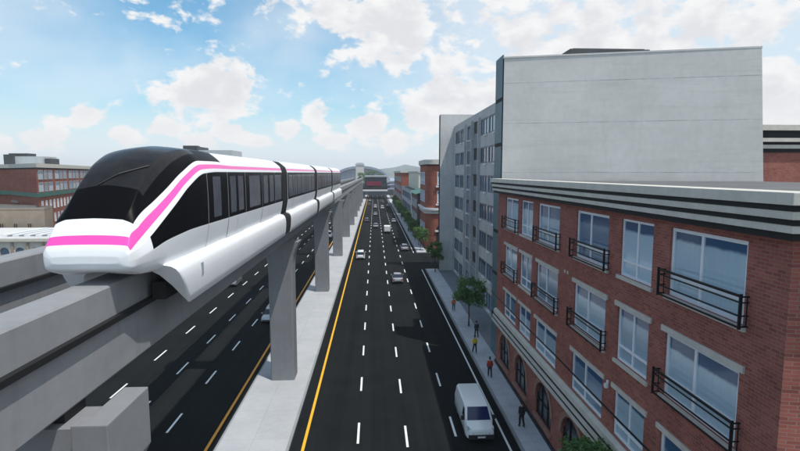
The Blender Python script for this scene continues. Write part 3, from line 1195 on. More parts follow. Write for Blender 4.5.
        ar.build('arch_ring', M['stone_brick'], root)
        s2 = MB()
        s2.obox(O, U, N, uc - r_ - .2, uc + r_ + .2, .80, .99, -.1, .16)
        s2.build('sill', M['stone_brick'], fo)
    lm = MB()
    ul = u(24.4)
    lm.obox(O, U, N, ul - .06, ul + .06, 7.74, 7.9, 0.0, .1)
    lm.obox(O, U, N, ul - .09, ul + .09, 7.52, 7.74, .02, .2)
    lm.build('wall_lamp', M['sill'], root, bevel=.03)
    vt = MB()
    for uu in (u(30.45), u(30.0)):
        vt.obox(O, U, N, uu - .1, uu + .1, 12.05, 12.22, 0, .04)
    vt.build_each('wall_vent', M['stone'], root)
    return root


M['stone_brick'] = mat('arch_brick', (0.30, 0.17, 0.13), 0.9, 0.15, 3.0, 0.2, 14)
brick_building()

cb = MB()
pts = []
for k in range(25):
    f = k / 24
    y = -4 + f * 50.2
    pts.append((10.95, y, 6.95 - 0.05 * math.sin(math.pi * ((f * 3) % 1))))
cb.tube(pts, 0.05, 5)
tag(cb.build('cable', M['iron']), 'thin black cable strung along the brick facade above the belt course', 'cable')


# ------------------------------------------------------------------ blank concrete block behind it
def concrete_block():
    A, B = (11.8, 46.45), (32.9, 41.3)
    root = thing('concrete_building', (A[0], A[1], 0), 'tall blank grey concrete block with dark teal street side above brick building', 'building')
    d = Vector((B[0] - A[0], B[1] - A[1])).normalized()
    n = Vector((d.y, -d.x))
    H = 28.3
    D_ = (11.8, 49.3)
    w = MB()
    def foot(z):
        k = .85 * max(0.0, (z - 17) / 11.3)          # the far right edge leans in a little
        b = (B[0] - d.x * k, B[1] - d.y * k)
        return [A, b, (b[0] + 1.5, 52.5), (14.0, 52.5), (14.0, 49.3), D_]
    w.loft([[(x, y, z) for x, y in foot(z)] for z in (0, 17, H)])
    w.build('wall', M['wallc'], root)
    j = MB()
    L = math.dist(A, B)
    for z in (26.1, 22.5, 18.05):
        j.obox(A, d, n, .05, L - .85 * max(0, (z - 17) / 11.3) - .05, z - .02, z + .025, -.02, .004)
    j.build_each('board_joint', M['seam_dark'], root)
    t = MB()
    for z0 in (0.2, 4.4, 8.5, 12.6, 16.7, 20.8, 24.9):
        t.box(11.70, 11.797, 46.6, 49.2, z0, z0 + 3.75)
    for z in (4.17, 8.27, 12.37, 16.47, 20.57, 24.67):
        pass
    t.build_each('teal_panel', M['teal'], root)
    e = MB()
    e.box(11.735, 11.798, 46.55, 49.25, 0.2, H - .05)
    e.build('panel_backing', M['groove'], root)
    c = MB()
    c.prism([(11.72, 46.40), (B[0] - .79, B[1] + .17), (B[0] + .7, 52.55), (13.95, 52.55), (13.95, 49.35), (11.72, 49.35)], H + .003, H + .14)
    c.build('coping', M['wallc'], root)
    p = MB()
    p.box(19.2, 27.2, 50.0, 52.2, H + .143, H + 1.8)
    p.box(19.6, 26.8, 50.3, 51.9, H + 1.8, H + 1.92)
    p.build('plant_louvre', M['darkroof'], root, bevel=.03)
    return root


M['seam_dark'] = mat('board_joint', (0.45, 0.45, 0.45), 0.9, 0.35, 0.9)
concrete_block()


# ------------------------------------------------------------------ apartment block
def apartments():
    X = 14.35
    Y0, Y1, H = 53.0, 91.2, 26.3
    root = thing('apartment_building', (X, Y0, 0), 'grey concrete apartment block with long rows of blue windows and dark loggias', 'building')
    O, U, N = (X, Y0), (0, 1), (-1, 0)
    L = Y1 - Y0
    holes = []
    tops = [25.1 - 3.7 * k for k in range(7)]
    def u(depth):
        return depth - 1.2 - Y0
    wins, logs = [], []
    for k, zt in enumerate(tops):
        zb = max(zt - 2.15, .6)
        for d0, d1 in ((60.2, 64.75), (65.15, 69.6), (75.4, 79.6), (80.8, 85.8), (86.2, 90.9)):
            wins.append((u(d0), u(d1), zb, zt, 75 < d0 < 76))
        logs.append((u(70.2), u(74.7), zb - .2, zt + .1))
    holes = [h[:4] for h in wins] + logs
    w = MB()
    facade(w, O, U, N, L, 0, H, holes, .16)
    XB = 30
    w.face([(X, Y1, 0), (XB, Y1, 0), (XB, Y1, H), (X, Y1, H)])
    w.face([(X, Y0, 0), (XB, Y0, 0), (XB, Y0, H), (X, Y0, H)])
    w.face([(XB, Y0, 0), (XB, Y1, 0), (XB, Y1, H), (XB, Y0, H)])
    w.build('wall', M['apt'], root)
    r = MB()
    r.prism([(X + .05, Y0), (XB, Y0), (XB, Y1), (X + .05, Y1)], H - .4, H - .25)
    r.build('roof', M['roof'], root)
    # grey panels between the middle bays
    pn = MB()
    for k, zt in enumerate(tops):
        z1 = zt - 2.15 - .25
        z0 = z1 - 1.2
        if z0 > 0:
            pn.obox(O, U, N, u(70.3), u(74.8), z0, z1, .002, .05)
            pn.obox(O, U, N, u(75.2), u(79.5), z0, z1, .002, .05)
    pn.build_each('spandrel_panel', M['aptdark'], root)
    pil = MB()
    for dd in (69.95, 74.95, 80.3):
        pil.obox(O, U, N, u(dd) - .16, u(dd) + .16, 0, H - .8, .002, .34)
    pil.build_each('pilaster', M['apt'], root)
    for u0, u1, za, zb, mid in wins:
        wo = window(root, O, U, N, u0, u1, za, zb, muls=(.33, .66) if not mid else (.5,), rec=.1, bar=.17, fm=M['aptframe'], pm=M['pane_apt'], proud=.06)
        if rnd.random() < .6:
            s = MB()
            a = u0 + rnd.choice((.1, .4, .62)) * (u1 - u0)
            s.obox(O, U, N, a, a + 1.5, za - .18, za - .02, -.15, .16)
            s.build('sill', M['sill'], wo)
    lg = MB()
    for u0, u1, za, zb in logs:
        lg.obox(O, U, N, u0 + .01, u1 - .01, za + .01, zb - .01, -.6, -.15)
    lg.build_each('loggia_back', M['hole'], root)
    ra = MB()
    for u0, u1, za, zb in logs:
        ra.obox(O, U, N, u0 + .05, u1 - .05, za + .02, za + .8, -.14, -.06)
    ra.build_each('loggia_parapet', M['aptdark'], root)
    pb = MB()
    pb.box(X + 1.2, X + 4.5, 54.5, 58.5, H - .25, H + 1.5)
    pb.build('roof_hut', M['darkroof'], root, bevel=.03)
    # the tall end slab at the side street, standing out beyond the facade
    s = MB()
    s.box(11.85, 21.5, 91.25, 92.7, 0, 28.4)
    s.build('end_slab', M['wallc2'], root)
    e = MB()
    e.box(11.80, 11.847, 91.4, 92.66, .2, 28.3)
    e.build('edge_strip', M['groove'], root)
    return root


M['wallc2'] = mat('slab_concrete', (0.56, 0.55, 0.54), 0.9, 0.10, 0.22, 0.1, 6, streak=0.3)
apartments()


# ------------------------------------------------------------------ buildings down the street
def block(name, poly, h, m, label, roofm=None, cat='building', parapet=.5):
    c = poly[0]
    root = thing(name, (c[0], c[1], 0), label, cat)
    w = MB()
    w.prism(poly, 0, h, top=False)
    w.build('wall', m, root)
    r = MB()
    r.prism(poly, h - parapet, h - parapet + .1)
    r.build('roof', roofm or M['roof'], root)
    return root


def face_frame(a, b, outward):
    d = Vector((b[0] - a[0], b[1] - a[1]))
    L = d.length
    d.normalize()
    n = Vector((d.y, -d.x))
    if n.dot(Vector(outward)) < 0:
        n = -n
    return a, d, n, L


def flush_windows(root, O, U, N, L, us, zs, muls=(.5,), trans=(), fm=None, pm=None, bar=.14):
    """framed windows standing a little proud of a far wall"""
    for za, zb in zs:
        for ua, ub in us:
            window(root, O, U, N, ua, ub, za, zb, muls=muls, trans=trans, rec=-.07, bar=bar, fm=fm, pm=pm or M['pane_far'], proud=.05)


def corner_brick():
    """brick corner building past the side street"""
    x0, y0 = 12.1, 117.6
    arc = [(x0 + 2.2 - 2.2 * math.cos(t), y0 + 2.2 - 2.2 * math.sin(t)) for t in [math.pi / 2 * k / 8 for k in range(9)]]
    poly = [(x0, y0 + 16), ] + arc + [(34, y0), (34, y0 + 16)]
    root = thing('corner_building', (x0, y0, 0), 'narrow red brick corner house with rounded corner and white belt past the side street', 'building')
    w = MB()
    w.prism(poly, 0, 20.2)
    w.build('wall', M['brick_far'], root)

    def ring(z0, z1, out, m, name):
        cx, cy = 22, y0 + 8
        pp = []
        a2 = [(x0 + 2.2 - (2.2 + out) * math.cos(t), y0 + 2.2 - (2.2 + out) * math.sin(t)) for t in [math.pi / 2 * k / 8 for k in range(9)]]
        pp = [(x0 - out, y0 + 16 + .01)] + a2 + [(34 + out, y0 - out), (34 + out, y0 + 16.01)]
        b = MB()
        b.prism(pp, z0, z1)
        return b.build(name, m, root)
    ring(20.0, 21.1, .45, M['stone'], 'cornice')
    ring(19.75, 19.99, .2, M['groove'], 'groove')
    ring(9.3, 9.8, .6, M['sill'], 'belt_course')
    ring(8.5, 9.29, .3, M['stone'], 'belt_course')
    O, U, N = (x0, y0), (1, 0), (0, -1)
    us = [(2.5 + 4.2 * k, 5.2 + 4.2 * k) for k in range(5)]
    flush_windows(root, O, U, N, 22, us, [(15.2, 18.2), (11.0, 13.8)], trans=(.3,), fm=M['frame'])
    b = MB()
    for za in (15.0, 10.8):
        for ua, ub in us:
            b.obox(O, U, N, ua - .3, ub + .3, za - .35, za + .02, .01, .5)
    b.build_each('balcony', M['sill'], root)
    ar = MB()
    for ua, ub in us:
        uc, r = (ua + ub) / 2, 1.5
        pts = [(uc - r, .2), (uc + r, .2)] + [(uc + r * math.cos(t), 4.6 + r * math.sin(t)) for t in [math.pi * k / 12 for k in range(13)]]
        n = len(pts)
        ar.add([(O[0] + a, O[1] - .03, z) for a, z in pts] + [(O[0] + a, O[1] + .3, z) for a, z in pts],
               [tuple(range(n)), tuple(range(2 * n - 1, n - 1, -1))] + [(i, (i + 1) % n, n + (i + 1) % n, n + i) for i in range(n)])
    ar.build_each('arched_opening', M['hole'], root)
    tr = MB()
    for ua, ub in us:
        tr.obox(O, U, N, ua - .4, ub + .4, 4.2, 4.6, .002, .3)
    tr.build_each('stone_band', M['sill'], root)
    O, U, N = (x0, y0 + 2.4), (0, 1), (-1, 0)
    flush_windows(root, O, U, N, 13, [(1 + 4.2 * k, 3.6 + 4.2 * k) for k in range(3)], [(15.2, 18.2), (11.0, 13.8), (2, 6)], trans=(.3,), fm=M['frame'])


corner_brick()

root = block('brick_house', [(11.5, 135), (30, 135), (30, 157), (11.5, 157)], 12.4, M['brick_dull'], 'dull brick house with green sloping roof beyond the corner house')
gr = MB()
gr.loft([[(11.0, y, 12.3), (20.7, y, 15.8), (30.4, y, 12.3)] for y in (134.7, 157.2)])
gr.build('green_roof', M['green'], root)
flush_windows(root, (11.5, 135), (0, 1), (-1, 0), 22, [(1.5 + 4 * k, 3.2 + 4 * k) for k in range(5)], [(8.4, 10.8), (4.6, 7.0)], fm=M['sill'])

root = block('pale_house', [(11.6, 160), (32, 160), (32, 215), (11.6, 215)], 12.6, M['pale'], 'pale grey terrace with a taller cream block rising behind it')
cr = MB()
cr.box(14.5, 32.01, 166, 214, 12.3, 18.1)
cr.build('cream_upper_storey', M['cream'], root)
cr = MB()
cr.box(14.2, 32.3, 165.7, 214.3, 18.1, 18.6)
cr.build('roof_edge', M['pale'], root)
flush_windows(root, (11.6, 160), (0, 1), (-1, 0), 55, [(2 + 5.5 * k, 4.6 + 5.5 * k) for k in range(9)], [(9.2, 11.4), (5.4, 7.6), (1.6, 4)], fm=M['aptframe'])

root = block('brick_warehouse', [(11.8, 222), (40, 222), (40, 300), (11.8, 300)], 18.4, M['brick_far'], 'orange brick block with flat pale cornice far along the right side', parapet=-.3)
co = MB()
co.box(11.3, 40.4, 221.5, 300.4, 18.1, 19.0)
co.build('cornice', M['stone'], root)
flush_windows(root, (11.8, 222), (0, 1), (-1, 0), 70, [(3 + 7 * k, 5.4 + 7 * k) for k in range(10)], [(14, 16.4), (10, 12.4), (6, 8.4)], fm=M['sill'])

# brick building seen past the end of the concrete block, with the same striped cornice
root = block('brick_block', [(46, 60), (90, 60), (90, 90), (46, 90)], 21.9, M['brick'], 'red brick block with striped cornice half hidden behind blank concrete block', parapet=.1)
st, gr = MB(), MB()
for z0, z1, o in ((23.1, 23.75, .9), (21.75, 22.2, .75), (20.95, 21.4, .5)):
    st.box(46 - o, 90 + o, 60 - o, 90 + o, z0, z1)
for z0, z1, o in ((22.21, 23.09, .4), (21.41, 21.74, .3), (20.5, 20.94, .15)):
    gr.box(46 - o, 90 + o, 60 - o, 90 + o, z0, z1)
co = st.build('cornice', M['stone'], root)
gr.build('groove', M['green2'] if 'green2' in M else M['groove'], co)
flush_windows(root, (46, 60), (1, 0), (0, -1), 44, [(3 + 5 * k, 6 + 5 * k) for k in range(8)], [(13, 16), (9, 12), (5, 8)], fm=M['frame'])

# ------------------------------------------------------------------ station over the road, arched hall, hill
def station():
    y = 352
    root = thing('station', (0, y, 0), 'dark station hall bridging the far end of the road with red sign', 'station')
    h = MB()
    h.box(-6.5, 8.5, y + 1, y + 30, 8.5, 15.2)
    h.build('hall', M['stationdark'], root)
    rf = MB()
    rf.box(-6.8, 9.6, y - .4, y + 31, 15.21, 16.2)
    rf.build('roof', M['canopy2'], root)
    s = MB()
    s.box(-5.6, 4.8, y - .3, y + .98, 9.2, 12.2)
    s.build('red_sign', M['red'], root, bevel=.05)
    c = MB()
    c.box(-9.5, 9.0, y - 4.0, y + 32, 5.6, 6.6)
    c.build('canopy', M['canopy'], root)
    sf = MB()
    sf.box(-9, 8.8, y - 2.5, y + 31, 6.61, 8.49)
    sf.build('glazed_band', M['groove'], root)
    t = MB()
    for k, z in enumerate((6.8, 9.6, 12.2)):
        t.box(9.05 - .0, 21 - 1.0 * (k == 2), y - 3, y + 16, z, z + .55)
        t.box(10.5, 18, y - 1, y + 14, z + .56, z + 2.0)
    t.build('stair_tower', M['canopy3'], root)
    cl = MB()
    for x in (-7.5, 8.2, 14.5, 20):
        for yy in (y + 2, y + 24):
            cl.box(x - .5, x + .5, yy - .5, yy + .5, 0, 5.6 if x < 9 else 6.8)
    cl.build_each('column', M['pier'], root)
    bk = MB()
    bk.box(-26, 26, y + 60, y + 64, 0, 10)
    bk.build('rear_wall', M['stationdark'], root)


M['canopy2'] = mat('station_grey_roof', (0.36, 0.38, 0.39), 0.7, 0.1, 0.1)
M['canopy3'] = mat('stair_tower_panel', (0.50, 0.54, 0.64), 0.5, 0.15, 0.2)
station()


def arched_hall():
    cx, y = -24, 900
    root = thing('arched_hall', (cx, y, 0), 'huge blue grey arched hall roof on the horizon behind the station', 'hall')
    w_, h0, h1 = 49, 7, 23.5
    def arc(wd, hh, n=24):
        return [(cx - wd * math.cos(math.pi * k / n), h0 + hh * math.sin(math.pi * k / n)) for k in range(n + 1)]
    out, inn = arc(w_, h1), arc(w_ - 3.5, h1 - 4.2)
    r = MB()
    for k in range(24):
        q = [out[k], out[k + 1], inn[k + 1], inn[k]]
        r.add([(a, yy, b) for yy in (y - 2, y + 70) for a, b in q], [(0, 1, 2, 3), (7, 6, 5, 4), (0, 4, 5, 1), (1, 5, 6, 2), (2, 6, 7, 3), (3, 7, 4, 0)])
    r.build('vault', M['steelblue'], root, smooth=False)
    e = MB()
    pts = [(cx + w_ - 3.5, 0), (cx - w_ + 3.5, 0)] + inn
    e.face([(a, y + 6, b) for a, b in pts])
    e.build('end_glazing', M['lilac'], root)
    m = MB()
    for k in range(3, 22, 2):
        m.box(inn[k][0] - .5, inn[k][0] + .5, y + 4.9, y + 5.9, 0, inn[k][1])
    m.build_each('mullion', M['steelblue'], root)
    t = MB()
    t.box(-26, -16, 700, 708, 0, 31)
    return root


arched_hall()
tw = thing('stone_tower', (-20, 700, 0), 'pale square tower standing in front of the arched hall roof', 'tower')
t = MB()
t.box(-25.5, -14.5, 700, 711, 0, 28.5)
t.build('shaft', M['stone'], tw)
t = MB()
t.box(-26.2, -13.8, 699.3, 711.7, 28.5, 30.5)
t.box(-24.5, -15.5, 701, 710, 30.5, 32)
t.build('parapet', M['lightbox'], tw)

hl = MB()
nx, ny = 40, 12
hv = []
for j in range(ny):
    for i in range(nx):
        x = -900 + 3000 * i / (nx - 1)
        y = 1350 + 900 * j / (ny - 1)
        e = math.sin(math.pi * j / (ny - 1)) ** .7
        z = -4 + e * (26 + 16 * math.exp(-((x - 90) / 60) ** 2) + 9 * math.sin(x * .011) + 5 * math.sin(x * .047 + j) + 14 * math.exp(-((x + 500) / 300) ** 2))
        hv.append((x, y, z))
hl.add(hv, [(j * nx + i, j * nx + i + 1, (j + 1) * nx + i + 1, (j + 1) * nx + i) for j in range(ny - 1) for i in range(nx - 1)])
hl.build('hills', M['hill'], kind='structure', smooth=True)


# ------------------------------------------------------------------ buildings on the left
def left_brick():
    A = (-79.7, 124.0)
    Bp = (-99.0, 184.0)
    Cp = (-97.5, 141.0)
    poly = [A, Bp, (-126, 176), (-112, 150), Cp]
    root = thing('brick_building', (A[0], A[1], 0), 'red brick corner block with green belt and rooftop boxes at the far left', 'building')
    w = MB()
    w.prism(poly, 0, 19.2)
    w.build('wall', M['brick_far'], root)

    def ring(z0, z1, out, m, name):
        c = Vector((-103, 155))
        pp = [tuple(Vector(p) + (Vector(p) - c).normalized() * out) for p in poly]
        b = MB()
        b.prism(pp, z0, z1)
        return b.build(name, m, root)
    ring(19.3, 20.3, .8, M['stone'], 'cornice')
    ring(18.95, 19.29, .3, M['groove'], 'groove')
    ring(12.2, 13.2, .9, M['green'], 'green_belt')
    O, U, N, L = face_frame(A, Bp, (1, -.3))
    us = []
    x = 1.0
    while x < L - 10:
        us += [(x, x + 3.6), (x + 4.6, x + 7.1), (x + 8.1, x + 11.7)]
        x += 14.2
    flush_windows(root, O, U, N, L, us, [(16.4, 18.7), (13.4, 15.7)], muls=(.5,), fm=M['vent'], bar=.2)
    us2 = [(2 + 3.4 * k, 3.5 + 3.4 * k) for k in range(16)]
    flush_windows(root, O, U, N, L, us2, [(8.9, 11.2), (5.4, 7.7)], fm=M['sill'])
    O, U, N, L = face_frame(A, Cp, (-.6, -1))
    st = MB()
    st.obox(O, U, N, L - 7, L - .5, 10.2, 10.8, .01, .3)
    st.build('stone_panel', M['tan'], root)
    b = MB()
    b.box(-104, -96.5, 153, 160, 20.31, 22.8)
    b.build('rooftop_box', M['lightbox'], root)
    d = MB()
    d.box(-106.5, -104.01, 152, 154, 20.31, 23.3)
    d.box(-106.5, -101.2, 154.2, 158, 22.81, 23.7)
    d.box(-96.3, -94.6, 154, 158, 20.31, 22.2)
    d.build_each('rooftop_frame', M['darkroof'], root)


left_brick()

root = block('tan_annexe', [(-72.8, 115), (-76, 123), (-110, 138), (-112, 115)], 10.3, M['tan'], 'low tan rendered annexe in front of the red brick corner block')
O, U, N, L = face_frame((-72.8, 115), (-112, 115), (0, -1))
flush_windows(root, O, U, N, L, [(2.8 + 3.0 * k, 3.8 + 3.0 * k) for k in range(8)], [(5.2, 7.0)], fm=M['tan'], pm=M['hole'])


def arcade():
    y0, y1, x0, x1 = 93.0, 111, -100, -46
    root = thing('arcade_building', (x1, y0, 0), 'low stone arcade with arched windows and striped glass roof beside the guideway', 'building')
    O, U, N = (x0, y0), (1, 0), (0, -1)
    L = x1 - x0
    n = 20
    pitch = L / n
    holes = [(pitch * k + .45, pitch * k + pitch - .55, 1.4, 4.7, True) for k in range(n)]
    w = MB()
    facade(w, O, U, N, L, 0, 5.8, holes, .35)
    w.face([(x1, y0, 0), (x1, y1, 0), (x1, y1, 5.8), (x1, y0, 5.8)])
    w.face([(x0, y0, 0), (x0, y1, 0), (x0, y1, 5.8), (x0, y0, 5.8)])
    w.face([(x0, y1, 0), (x1, y1, 0), (x1, y1, 5.8), (x0, y1, 5.8)])
    w.build('wall', M['stone'], root)
    for h in holes:
        g_ = MB()
        g_.obox(O, U, N, h[0], h[1], h[2], h[3], -.33, -.3)
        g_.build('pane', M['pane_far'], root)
    c = MB()
    c.box(x0 - .4, x1 + .4, y0 - .45, y1 + .4, 5.81, 6.3)
    c.build('cornice', M['stone'], root)
    pl_ = MB()
    for k in range(n + 1):
        u = min(max(pitch * k - .05, .1), L - .3)
        pl_.obox(O, U, N, u - .1, u + .32, 0, 5.6, .003, .2)
    pl_.build_each('pilaster', M['tan'], root)
    r = MB()
    r.box(x0, x1, y0, y1, 6.31, 6.4)
    r.build('roof', M['wallc2'], root)
    s = MB()
    sx0, sx1, sy0, sy1 = -68.5, -50, y0 + 2.5, y1 - 3
    ns = 9
    for k in range(ns):
        a = sx0 + (sx1 - sx0) * k / ns
        s.box(a, a + (sx1 - sx0) / ns * .52, sy0, sy1, 6.41, 6.75)
    s.build_each('skylight_rib', M['canopy'], root)
    gl = MB()
    gl.box(sx0, sx1, sy0 + .1, sy1 - .1, 6.405, 6.55)
    gl.build('skylight_glass', M['aptframe'], root)


arcade()


def left_row():
    specs = [(-60, -34, 116, 150, 13.5, 'brick_dull', 'dull brick house row behind the train on the left'),
             (-68, -36, 158, 200, 17.0, 'pale', 'pale office block behind the train with plant boxes on its roof'),
             (-62, -33, 210, 262, 15.5, 'brick_far', 'orange brick block behind the last train car on the left'),
             (-66, -33, 275, 335, 17.5, 'tan', 'tan office block next to the far station on the left'),
             (-120, -70, 250, 330, 22, 'pale', 'pale slab block far back on the left skyline')]
    for x0, x1, y0, y1, h, m, lab in specs:
        root = block('office_block' if m in ('pale', 'tan') else 'house_row', [(x1, y0), (x1, y1), (x0, y1), (x0, y0)], h, M[m], lab)
        c = MB()
        c.box(x0 - .3, x1 + .3, y0 - .3, y1 + .3, h + .002, h + .5)
        c.build('cornice', M['stone'], root)
        us = [(2 + 4.5 * k, 4.6 + 4.5 * k) for k in range(int((y1 - y0 - 4) / 4.5))]
        zs = [(z, z + 2) for z in np.arange(h - 3.2, 2, -3.5)]
        flush_windows(root, (x1, y0), (0, 1), (1, 0), y1 - y0, us, zs, fm=M['sill'])
        if m == 'pale' and h == 17.0:
            b = MB()
            b.box(-55.5, -44, 160, 172, h + .51, 25.0)
            b.build('lift_house', M['lightbox'], root)
            b = MB()
            b.box(-58.2, -54.0, 158.6, 161, h + .51, 26.3)
            b.box(-58.0, -54.2, 160.5, 170, 25.02, 26.1)
            b.build_each('roof_frame', M['darkroof'], root)


left_row()


# ------------------------------------------------------------------ trees
def tree_proto(seed, height, cr, ch, nleaf, leaf, label):
    rr = random.Random(seed)
    root = thing('street_tree', (0, 0, 0), label, 'tree', 'street trees along the right pavement')
    tk = MB()
    th = height - ch * .75
    tk.tube([(0, 0, 0), (.02, .01, th * .5), (-.03, .02, th), (.02, -.03, th + ch * .4)], [.11, .085, .07, .03], 7)
    cl = []
    for k in range(9):
        a = 2 * math.pi * k / 9 + rr.uniform(-.3, .3)
        e = rr.uniform(.1, 1)
        r = cr * rr.uniform(.5, .85)
        tip = Vector((math.cos(a) * r, math.sin(a) * r, th + ch * (.05 + .65 * e)))
        st = Vector((0, 0, th * rr.uniform(.85, 1.1)))
        mid = (st + tip) / 2 + Vector((0, 0, .15))
        tk.tube([st, mid, tip], [.045, .03, .012], 5)
        cl.append((tip, rr.uniform(.45, .75)))
        cl.append((mid, rr.uniform(.4, .6)))
    for k in range(16):
        a, b = rr.uniform(0, 2 * math.pi), rr.uniform(-.5, 1)
        q = math.sqrt(max(1 - b * b, .1)) * cr * rr.uniform(.55, 1.0)
        cl.append((Vector((math.cos(a) * q, math.sin(a) * q, height - ch * .5 + b * ch * .48)), rr.uniform(.3, .62)))
    tk.build('trunk', M['bark'], root, smooth=True)
    lv = MB()
    for _ in range(nleaf):
        c, s = rr.choice(cl)
        d = Vector((rr.gauss(0, 1), rr.gauss(0, 1), rr.gauss(0, .8)))
        d = d.normalized() * s * cr * .55 * rr.random() ** .45
        p = c + d
        n = (Vector((rr.gauss(0, 1), rr.gauss(0, 1), rr.gauss(.6, 1)))).normalized()
        a = n.orthogonal().normalized()
        a.rotate(Matrix.Rotation(rr.uniform(0, 6.28), 3, n))
        b = n.cross(a)
        l = leaf * rr.uniform(.6, 1.25)
        lv.face([p - a * l, p - b * l * .5, p + a * l, p + b * l * .5])
    me_o = lv.build('crown', M['leaf'], root)
    return root


fine = tree_proto(3, 5.3, 1.5, 3.4, 7500, .11, 'leafy green tree whose top rises into view at the bottom edge')
fine.location = (10.4, 22.4, .165)
fine.scale = (1.15, 1.15, .92)
mid1 = tree_proto(5, 5.6, 2.0, 4.0, 3000, .15, 'bushy green tree on the pavement in front of the apartment block')
mid1.location = (10.95, 57.2, .165)
mid2 = tree_proto(8, 5.4, 1.6, 3.8, 2500, .165, 'small green tree at the corner kerb by the side street')
mid2.location = (10.9, 89.8, .165)
ordn = ['first', 'second', 'third', 'fourth', 'fifth', 'sixth', 'seventh', 'eighth', 'ninth', 'tenth', 'eleventh', 'twelfth', 'thirteenth', 'fourteenth', 'fifteenth', 'sixteenth', 'seventeenth', 'eighteenth']
y = 115.5
for i in range(18):
    c = copy_tree(mid2 if i % 2 else mid1)
    c.location = (10.7 + rnd.uniform(-.25, .25), y, .165)
    s = rnd.uniform(.85, 1.12)
    c.scale = (s, s, s)
    c.rotation_euler.z = rnd.uniform(0, 6.28)
    c['label'] = '%s leafy green street tree past the side street on the right pavement' % ordn[i]
    y += rnd.uniform(7.5, 10.5)
for i, (x, y, s) in enumerate(((-14, 560, 3.2), (-4, 580, 3.6), (6, 566, 3.0))):
    c = copy_tree(mid1)
    c.location = (x, y, 0)
    c.scale = (s * .9, s * .9, s)
    c.rotation_euler.z = i * 2.1
    c['group'] = 'tall trees behind the station'
    c['label'] = ['tall pale green tree left of the others behind the station roof', 'middle tall tree showing over the station roof',
                  'tall tree right of the others behind the station roof'][i]


# ------------------------------------------------------------------ vehicles
def wheels(root, hw, ys, r, w=.2):
    for y_ in ys:
        for s in (1, -1):
            t = MB()
            n = 18
            rings = []
            for dx, rr in ((0, r * .9), (.03, r), (w - .03, r), (w, r * .9)):
                x = s * (hw - w + dx)
                rings.append([(x, y_ + rr * math.cos(2 * math.pi * k / n), r + rr * math.sin(2 * math.pi * k / n)) for k in range(n)])
            t.loft(rings)
            to = t.build('wheel', M['rubber'], root, angle=40)
            h = MB()
            x = s * (hw + .004)
            rings = []
            for dx, rr in ((-.03, r * .66), (0.0, r * .62), (-.015, r * .2)):
                rings.append([(x + s * dx, y_ + rr * math.cos(2 * math.pi * k / n), r + rr * math.sin(2 * math.pi * k / n)) for k in range(n)])
            h.loft(rings)
            h.build('rim', M['rim'], to)


def loft_body(stations, m, name, root, bevel_pts=True):
    """stations: (y, half-width low, half-width high, z low, z high) -> rounded box sections"""
    mb = MB()
    rings = []
    for y_, wl, wh, z0, z1 in stations:
        c = min(.09, (z1 - z0) * .3)
        hw = [(-wl + .05, z0), (-wl, z0 + c * .6), (-(wl + wh) / 2 - .01, (z0 + z1) / 2), (-wh, z1 - c), (-wh + c * 1.3, z1),
              (wh - c * 1.3, z1), (wh, z1 - c), ((wl + wh) / 2 + .01, (z0 + z1) / 2), (wl, z0 + c * .6), (wl - .05, z0)]
        rings.append([(x, y_, z) for x, z in hw])
    mb.loft(rings)
    return mb.build(name, m, root, angle=38)


